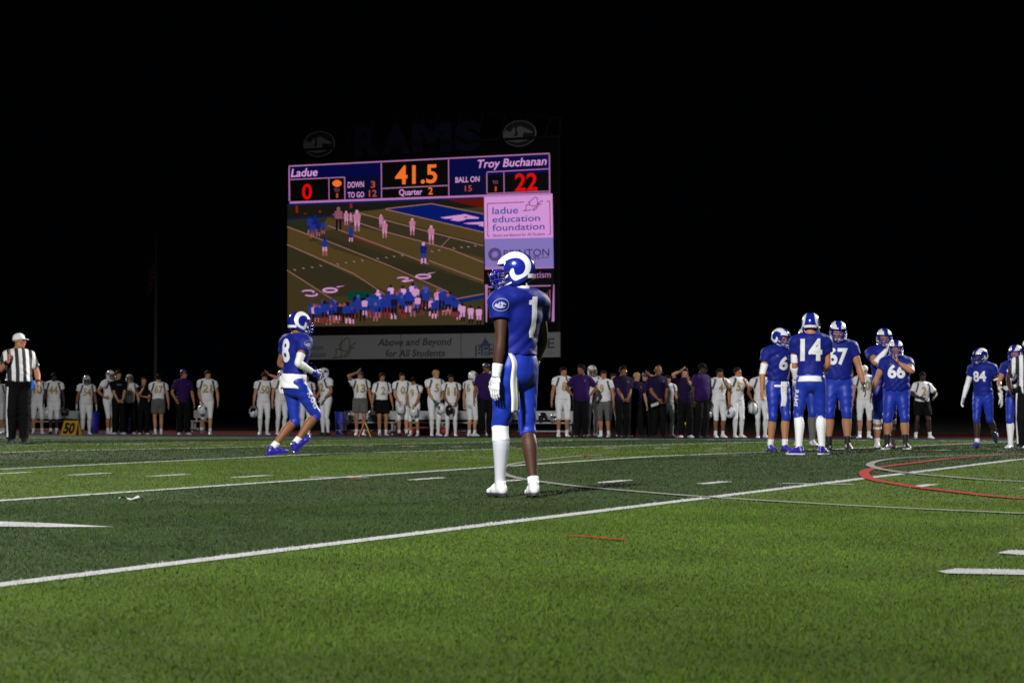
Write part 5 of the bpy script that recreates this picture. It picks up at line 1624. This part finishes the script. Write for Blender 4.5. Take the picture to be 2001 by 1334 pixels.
fit = dict(HOME, front='67', nh=.24, nw=.27, fz=-.05, gloveL=M_glk, gloveR=M_glk, shoe=M_shoek, hem=1, hemfrac=.6, chestmark=[(-.10, .05, .012)], leg=[('sock', .72, 1.0, M_shoek, .008)])
p67 = person('heavy player number 67 in blue standing beside number 14', 'player', BLUE, 1638, py=881, face=172, top=627, lod='mid', sk='tan', bulk=1.17, gut=.02,
             pose_=dict(lean=1, head=(6, 14, 0), fL=(-.13, .04, .085, 12, 0), fR=(.13, 0, .085, -12, 0), hL=(-.36, .06, .90), pL=(-.8, -1, 0)), fit=fit, seed=51)

fit = dict(HOME, front='72', nh=.22, nw=.26, gloveR=M_glw, gloveL=M_glw, shoe=M_shoew, armR=[('arm_sleeve', .56, .97, M_white, .008)], leg=[('knee_brace', .12, .30, M_white, .008), ('knee_brace', .42, .52, M_white, .008), ('sock', .82, 1.0, M_white, .007)])
person('tall blue player with a white arm sleeve lifting his hand to his chin', 'player', BLUE, 1728, py=878, face=184, top=642, lod='mid', sk='tan', bulk=1.12,
       pose_=dict(lean=0, head=(0, 4, 0), hR=(.02, .22, 1.47), pR=(.7, .3, -1), hL=(-.34, .06, .92)), fit=fit, seed=61)

fit = dict(HOME, front='66', nh=.23, nw=.28, fz=-.07, shoe=M_shoek, sole=M_shoew, hem=1, hemfrac=.5, chestmark=[(.09, .035, .035)], markmat=M_greysh, leg=[('sock', .60, 1.0, M_shoek, .010)])
person('stocky player number 66 in blue resting one hand on his chest', 'player', BLUE, 1752, py=879, face=172, top=665, lod='mid', sk='tan', bulk=1.24, gut=.035,
       pose_=dict(lean=0, head=(0, 6, 0), fL=(-.15, .05, .085, 16, 0), fR=(.16, 0, .085, -22, 0), hL=(-.04, .24, 1.42), pL=(-1, .1, -.7), dL=(.75, .15, .6), hR=(.40, .05, .93), pR=(.8, -1, 0)), fit=fit, seed=71)

fit = dict(HOME, front='84', nh=.19, nw=.24, gloveL=M_glw, gloveR=M_glw, shoe=M_shoeb, collar=M_white, armR=[('arm_sleeve', .28, .97, M_white, .005)], armL=[('cuff', .36, .42, M_white, .014), ('wristband', .84, .97, M_white, .008)], leg=[('sock', .80, 1.0, M_white, .006)])
p84 = person('dark skinned player number 84 in blue walking off by himself', 'player', BLUE, 1922, py=876, face=146, top=680, lod='mid', sk='deep', bulk=1.0,
             pose_=dict(lean=4, head=(-24, 14, 0), pel=(0, .02), fR=(.07, .12, .085, 0, 0), fL=(-.10, -.36, .20, 0, -48), hR=(.33, .12, .90), hL=(-.33, -.02, .90), pL=(-.9, -.6, 0)), fit=fit, seed=81)

fit = dict(HOME, front='9', gloveL=M_glw, gloveR=M_glw, shoe=M_shoew, leg=[('leg_sleeve', .10, 1.0, M_white, .006)])
person('blue player with white gloves talking to the referee at the edge', 'player', BLUE, 1987, py=879, face=152, top=674, lod='mid', sk='tan',
       pose_=dict(lean=2, head=(0, 8, 0), hR=(.22, .25, 1.05), hL=(-.05, .33, 1.08), dL=(.7, .5, -.2)), fit=fit, seed=91)

# ------------------------------------------------------------------ referees
REF = dict(shirt=(M_ref, 'tee'), pants=(M_black, 'long'), shoe=M_shoek, collar=M_black)
def ref_stripe(pr, k, sg):
    root, B, s, pb, jb = pr
    Hp, K, A = B.hip[k], B.knee[k], B.ank[k]
    V2, F2 = rect2(.035, .86, 2, 24)
    return decal('trouser_stripe', pb, lerp(Hp, A, .52) * s, (sg, .75, 0), Hp - A, np.array(V2) * s, F2, M_white, root, .006)
def held_hand_ball(pr): pass
fit = dict(REF, hem=2, hemfrac=-.4, cap=M_white, armR=[('wrist_strap', .86, .96, M_black, .010)], armL=[('wrist_strap', .90, .96, M_black, .008)])
rf = person('referee in black and white stripes and a white cap, hand raised to his chest', 'referee', 'referees', 36, py=866, face=203, top=652, lod='mid', sk='ruddy', bulk=1.16, gut=.075,
            pose_=dict(lean=-3, head=(56, -2, 0), fL=(-.08, .04, .085, 5, 0), fR=(.12, -.02, .085, -12, 0), hR=(.22, .24, 1.34), pR=(.6, -.3, -1), dR=(-.25, .1, 1), hL=(-.30, .12, .98), pL=(-.5, -1, 0)), fit=fit, seed=101)
ref_stripe(rf, 'R', 1)
root, B, s, pb, jb = rf
S = Sdf().seg(lerp(B.tor[1][0], B.tor[2][0], .35), lerp(B.tor[1][0], B.tor[2][0], .75), (B.tor[1][1] * 1.16 + .036, B.tor[1][2] * 1.16 + .066), (B.tor[1][1] * 1.16 + .036, B.tor[1][2] * 1.16 + .068), (1, 0, 0), True, True, .01)
V, F = S.mesh(.0115); link('belt', mesh_np('belt', V * s, F), root, mat('belt_black', (.012, .012, .012), .3))
S = Sdf().seg((-.20, .17, 1.0), (-.20, .16, .90), .028, .036, k=.02); V, F = S.mesh(.009); link('blue_cloth', mesh_np('blue_cloth', V * s, F), root, mat('cloth_bright_blue', (.02, .10, .5), .6))
fit = dict(REF, cap=M_white)
rf2 = person('referee in black trousers with a white side stripe beside the gloved blue player', 'referee', 'referees', 2010, py=880, face=172, top=664, lod='mid', sk='deep', bulk=1.08,
             pose_=dict(hR=(.30, .12, .98)), fit=fit, seed=111)
ref_stripe(rf2, 'R', 1)

# ------------------------------------------------------------------ far sideline
AW = dict(shirt=(M_white, 'pads'), pants=(M_white, 'tight'), numat=M_gold, stripe=M_stripe, shoe=M_shoew, nh=.23)
CO = dict(shirt=(M_purple, 'polo'), pants=(M_black, 'long'), shoe=M_shoew, chestmark=[(-.09, .04, .045)], markmat=M_greysh)
CO2 = dict(CO, shirt=(M_purple2, 'polo'), shoe=M_shoek)
HIPS = dict(hL=(-.22, .05, 1.05), pL=(-1, -.5, 0), hR=(.22, .05, 1.05), pR=(1, -.5, 0), dL=(.7, .5, -.3), dR=(-.7, .5, -.3))
CLASP = dict(hL=(-.06, .22, .96), hR=(.06, .23, .94), pL=(-.9, -.5, 0), pR=(.9, -.5, 0), dL=(.8, .4, -.4), dR=(-.8, .4, -.4))
FRONT = dict(hL=(-.11, .22, .96), hR=(.11, .22, .96), pL=(-.9, -.5, 0), pR=(.9, -.5, 0))
def chin(k): return {'h' + k: ((.05 if k == 'R' else -.05), .20, 1.47), 'p' + k: ((.7 if k == 'R' else -.7), .3, -1), 'd' + k: ((-.3 if k == 'R' else .3), .1, 1)}
def brow(k): return {'h' + k: ((.12 if k == 'R' else -.12), .10, 1.72), 'p' + k: ((1 if k == 'R' else -1), .3, -.3), 'd' + k: ((-.8 if k == 'R' else .8), 0, .6)}
ns = [0]
def away(label, px, top, face, num=None, Y=None, leg=SOCK, pose_=None, sk='fair', cat='player', group=AWAY, base=AW, bulk=1.0, gut=0.0, **kw):
    ns[0] += 1
    fit = dict(base, leg=leg, **kw)
    if num: fit['back' if (face % 360) < 80 or (face % 360) > 290 else 'front'] = num; fit.setdefault('nw', .12 if len(num) == 1 else .24)
    rv = np.random.default_rng(ns[0])
    p = dict(fL=(-.11 + rv.uniform(-.03, .03), rv.uniform(-.05, .07), .085, rv.uniform(2, 20), 0), fR=(.11 + rv.uniform(-.03, .03), rv.uniform(-.05, .07), .085, -rv.uniform(2, 20), 0),
             lean=rv.uniform(-1, 5), side=rv.uniform(-2, 2), head=(rv.uniform(-12, 12), rv.uniform(0, 8), rv.uniform(-3, 3)))
    p.update(pose_ or {})
    return person(label, cat, group, px, Y=Y or 54.0 + rv.uniform(-.3, .4), face=face, top=top, lod='lo', sk=sk, bulk=bulk * rv.uniform(.97, 1.03), gut=gut, pose_=p, fit=fit, seed=200 + 7 * ns[0])
HB, HK = ('short', 'brown'), ('short', 'black')
a = away('white uniformed player half cut off beyond the referee', -4, 736, 190, hair=HB)
away('white uniformed player hidden behind the referee', 14, 737, 185, '7', Y=54.8, hair=HB)
a = away('visiting player beside the referee holding a white helmet low at his side', 73, 729, 192, '10', hair=HB, leg=SOCK, gripL='grip')
held_helmet(a, 'L', 'white', 'white helmet hanging from the hand of the player beside the referee', turn=150)
a = away('dark skinned visiting player number 44 in white', 105, 729, 184, '44', hair=('short', 'black'), sk='deep', bulk=1.06, gripL='grip', shoe=M_shoek)
held_helmet(a, 'L', 'black', 'black helmet in the hand of number 44', turn=170)
away('visiting player in a white and gold helmet, gloves and long white tights', 168, 733, 200, '54', helmet='whitegold', glove=M_glw, leg=TIGHTS, sk='brown', bulk=1.1, gut=.02)
away('helmeted visiting player with hand on hip behind the man in black', 213, 723, 232, '5', helmet='white', Y=54.7, pose_=dict(hR=HIPS['hR'], pR=HIPS['pR'], dR=HIPS['dR']), sk='tan')
away('man in a black t-shirt and trousers with clasped hands', 231, 724, 204, None, Y=53.4, base=dict(shirt=(M_black, 'tee'), pants=(M_black, 'long'), shoe=M_shoew, chestmark=[(0, .13, .03)], markmat=mat('tee_print', (.10, .13, .25), .6)), leg=(), pose_=CLASP, hair=HB, cat='person', group='people on the sideline')
away('visiting player with his helmet pushed back, between the two people in black', 252, 731, 198, '8', helmet='white', helmtilt=32, Y=54.5, gripL='grip', pants=(M_black, 'long'))
away('woman in black with long dark hair holding her hand to her mouth', 281, 737, 200, None, base=dict(shirt=(M_black, 'tee'), pants=(M_black, 'long'), shoe=M_shoew), leg=(), hair=('long', 'brown'), bulk=.9, pose_=dict(hL=(.10, .22, 1.20), pL=(-.8, -.2, -.6), dL=(1, .2, .1), **chin('R')), cat='person', group='people on the sideline')
away('visiting player in grey shorts turned away to show a gold number 67', 309, 731, 12, '67', base=dict(AW, pants=(M_greysh, 'shorts')), hair=HK, pose_=dict(lean=3))
away('purple shirted coach in a purple cap looking away to the side', 357, 722, 206, None, base=CO, leg=(), cap=mat('cap_purple', (.05, .02, .16), .5), headset=True, pose_=dict(hR=(.24, .10, .98), pR=(.8, -1, 0), head=(28, 4, 0)), sk='tan', cat='coach', group=COACH)
a = away('visiting player striding along the track with a helmet held before him', 404, 724, 190, '21', hair=HB, pose_=dict(lean=3, pel=(0, .05), fL=(-.08, .22, .085, 0, 0), fR=(.12, -.25, .13, 0, -30), hR=(.16, .18, .92)), gripR='grip', Y=54.6)
held_helmet(a, 'R', 'white', 'white helmet carried by the player striding along the track', turn=160)
a = away('visiting player covering his face with one hand', 515, 728, 200, '50', leg=TIGHTS, hair=('mop', 'brown'), pose_=dict(brow('L'), head=(-10, 14, 0)), gripR='grip', Y=54.8)
held_helmet(a, 'R', 'white', 'white helmet held by the player covering his face', turn=180, tilt=150)
away('helmeted visiting player behind the back of number 8', 549, 722, 214, '3', helmet='white', leg=TIGHTS, Y=54.6)
away('visiting player hidden behind the legs of number 8', 596, 730, 195, None, hair=HK, leg=TIGHTS, Y=54.6, pose_=dict(lean=14))
away('visiting player in white helmet, gloves and black shoes facing number 8', 637, 718, 128, '12', helmet='white', glove=M_glw, leg=TIGHTS, shoe=M_shoek, sk='tan', pose_=dict(hR=(.20, .22, .98), hL=(-.2, .2, 1.0)), bulk=1.08)
a = away('visiting player number 13 in grey shorts touching his cap', 704, 724, 190, '13', base=dict(AW, pants=(M_greysh, 'shorts')), cap=mat('cap_dark', (.03, .02, .05), .5), sk='tan', pose_=dict(brow('R')), Y=54.5)
away('visiting player number 2 in black shorts without shoulder pads', 746, 728, 200, '2', base=dict(AW, shirt=(M_white, 'tee'), pants=(M_black, 'shorts')), hair=('mop', 'brown'), sk='tan', shoe=M_shoeg)
a = away('visiting player with hands folded over a helmet behind the yard marker', 786, 728, 188, '0', hair=HB, pose_=FRONT, shoe=M_shoek)
held_helmet(a, 'R', 'white', 'white helmet held in both hands beside the dark haired player', drop=.12, turn=170)
a = away('short dark haired visiting player looking down with a purple helmet', 809, 737, 164, '9', hair=('mop', 'black'), sk='tan', pose_=dict(FRONT, head=(8, 22, 0)))
held_helmet(a, 'L', 'whitegold', 'white helmet with gold stripe held by the player looking down', drop=.13, turn=190)
a = away('blond visiting player looking down at the helmet in his hands', 849, 723, 204, '5', hair=('short', 'blond'), leg=TIGHTS, pose_=dict(FRONT, head=(14, 16, 0)), glove=mat('glove_teal', (.02, .05, .08), .5))
held_helmet(a, 'L', 'white', 'white helmet in the gloved hands of the blond player', drop=.14, turn=200, tilt=60)
a = away('visiting player number 11 with long tights holding a black helmet', 882, 731, 186, '11', hair=HK, leg=TIGHTS, sk='brown', pose_=FRONT)
held_helmet(a, 'R', 'black', 'black helmet held in front of number 11', drop=.12, turn=180)
away('helmeted visiting player turned away beside the tall purple coach', 921, 724, 322, '6', helmet='white', pose_=dict(lean=6))
away('tall dark capped coach in purple next to number 1', 948, 709, 200, None, base=CO, leg=(), cap=mat('cap_navy', (.015, .015, .03), .4), sk='brown', bulk=1.1, gut=.03, Y=53.5, cat='coach', group=COACH, shoe=M_shoek)
away('helmeted visiting player tucked behind the tall purple coach', 960, 724, 190, None, helmet='whitegold', leg=TIGHTS, Y=55.6)
away('visiting player with a hand over his mouth standing before the short bench', 1100, 717, 190, '8', hair=HK, sk='tan', pose_=chin('L'))
away('broad bearded coach in purple with both hands on his hips', 1136, 712, 176, None, base=CO, leg=(), hair=HK, sk='brown', bulk=1.18, gut=.06, Y=53.2, pose_=dict(HIPS, head=(-38, 0, 0)), cat='coach', group=COACH, shoe=M_shoek)
away('helmeted visiting player peering over the broad coach', 1156, 713, 200, None, helmet='white', leg=TIGHTS, Y=55.6)
away('ruddy faced visiting player with white socks and a dark cloth at his waist', 1180, 724, 160, '9', hair=HB, sk='ruddy', bulk=1.06, pants=(M_greysh, 'tight'), pose_=dict(head=(14, 0, 0)), Y=54.2)
away('visiting player mostly hidden behind two purple coaches', 1198, 729, 190, None, hair=HB, Y=55.8)
away('bearded coach in a headset with clasped hands', 1217, 715, 196, None, base=CO2, leg=(), hair=HK, headset=True, sk='brown', bulk=1.14, gut=.04, pose_=CLASP, Y=53.4, cat='coach', group=COACH)
away('blond staff member in purple between two headset coaches', 1243, 728, 200, None, base=CO2, leg=(), hair=('short', 'blond'), Y=54.6, cat='coach', group=COACH)
away('staff member in a dark cap raising a hand to it', 1260, 727, 190, None, base=CO2, leg=(), cap=mat('cap_dark', (.03, .02, .05), .5), pose_=brow('L'), Y=55.4, cat='coach', group=COACH)
a = away('bald coach in a headset holding a folded white sheet', 1285, 714, 206, None, base=CO2, leg=(), headset=True, sk='brown', bulk=1.14, gut=.03, pose_=dict(FRONT), Y=53.3, cat='coach', group=COACH)
root, B, s = a[:3]
sheet_ = MB().box((-.12, .295, .83), (.10, .301, .90)).build('folded_sheet', mat('paper', (.6, .6, .6), .9)); sheet_.location = root.location; sheet_.rotation_euler = (0, .3, root.rotation_euler[2])
tag(sheet_, 'folded white sheet held by the bald headset coach', 'paper')
a = away('visiting player half hidden behind the bald coach', 1305, 733, 196, None, hair=HK, Y=55.0, gripL='grip', leg=TIGHTS)
held_helmet(a, 'L', 'black', 'dark helmet hanging beside the bald coach', turn=160)
away('coach in dark purple with both hands up at his head', 1338, 719, 190, None, base=CO2, leg=(), hair=HB, headset=True, bulk=1.06, gut=.02, shoe=M_shoew, pose_=dict(brow('R'), **chin('L')), Y=53.6, cat='coach', group=COACH)
away('big coach in purple and a black cap turning away', 1369, 710, 222, None, base=CO, leg=(), cap=M_black, sk='deep', bulk=1.22, gut=.06, Y=53.2, pose_=dict(head=(36, 0, 0)), cat='coach', group=COACH, shoe=M_shoek)
a = away('visiting player rubbing his chin next to the big capped coach', 1405, 720, 194, '4', hair=HK, sk='brown', pose_=chin('L'), gripR='grip')
held_helmet(a, 'R', 'white', 'white helmet held by the player rubbing his chin', turn=150, tilt=140)
a = away('visiting player in long tights with his hand on his chest, looking up', 1441, 718, 212, '52', hair=HB, sk='ruddy', leg=TIGHTS, pose_=dict(hL=(-.08, .23, 1.38), pL=(-.9, .1, -.8), dL=(.6, .2, .7), head=(14, -8, 0)), gripR='grip')
held_helmet(a, 'R', 'white', 'white helmet held by the player with hand on chest', turn=200, tilt=100)
a = away('visiting player in long tights just behind the quarterback', 1487, 719, 190, '1', hair=HK, sk='brown', leg=TIGHTS, gripR='grip', pose_=dict(hR=(.28, .12, 1.0)))
held_helmet(a, 'R', 'white', 'white helmet held by the player behind the quarterback', turn=170, tilt=90)
away('coach in black behind number 67', 1661, 722, 190, None, base=dict(CO2, shirt=(M_navy, 'polo')), leg=(), hair=HK, sk='tan', Y=54.8, cat='coach', group=COACH)
a = away('visiting player number 70 in a white skull cap between the blue linemen', 1690, 714, 176, '70', cap=M_cream, capback=True, gripL='grip')
held_helmet(a, 'L', 'white', 'white helmet held by the player in the skull cap', turn=150)
away('dark skinned visiting player in black shorts with open hands', 1802, 727, 188, '2', base=dict(AW, shirt=(M_white, 'tee'), pants=(M_black, 'shorts')), hair=HK, sk='deep', bulk=1.14, gut=.03, pose_=dict(hL=(-.24, .30, 1.10), hR=(.14, .27, 1.12), pL=(-.8, -.6, 0), pR=(.9, -.5, 0), fL=(-.20, .05, .085, 15, 0), fR=(.18, 0, .085, -15, 0)))
# helmets resting on the short bench
for px, st, lab in ((1061, 'black', 'black helmet lying on the short bench'), (1084, 'white', 'white helmet lying on the short bench'), (688, 'white', 'white helmet lying at the end of the long bench')):
    loose_helmet(st, (foot(px, 57.55), 57.55, gz(57.6) + .505), (0, 0, YAW + math.radians(150)), lab)
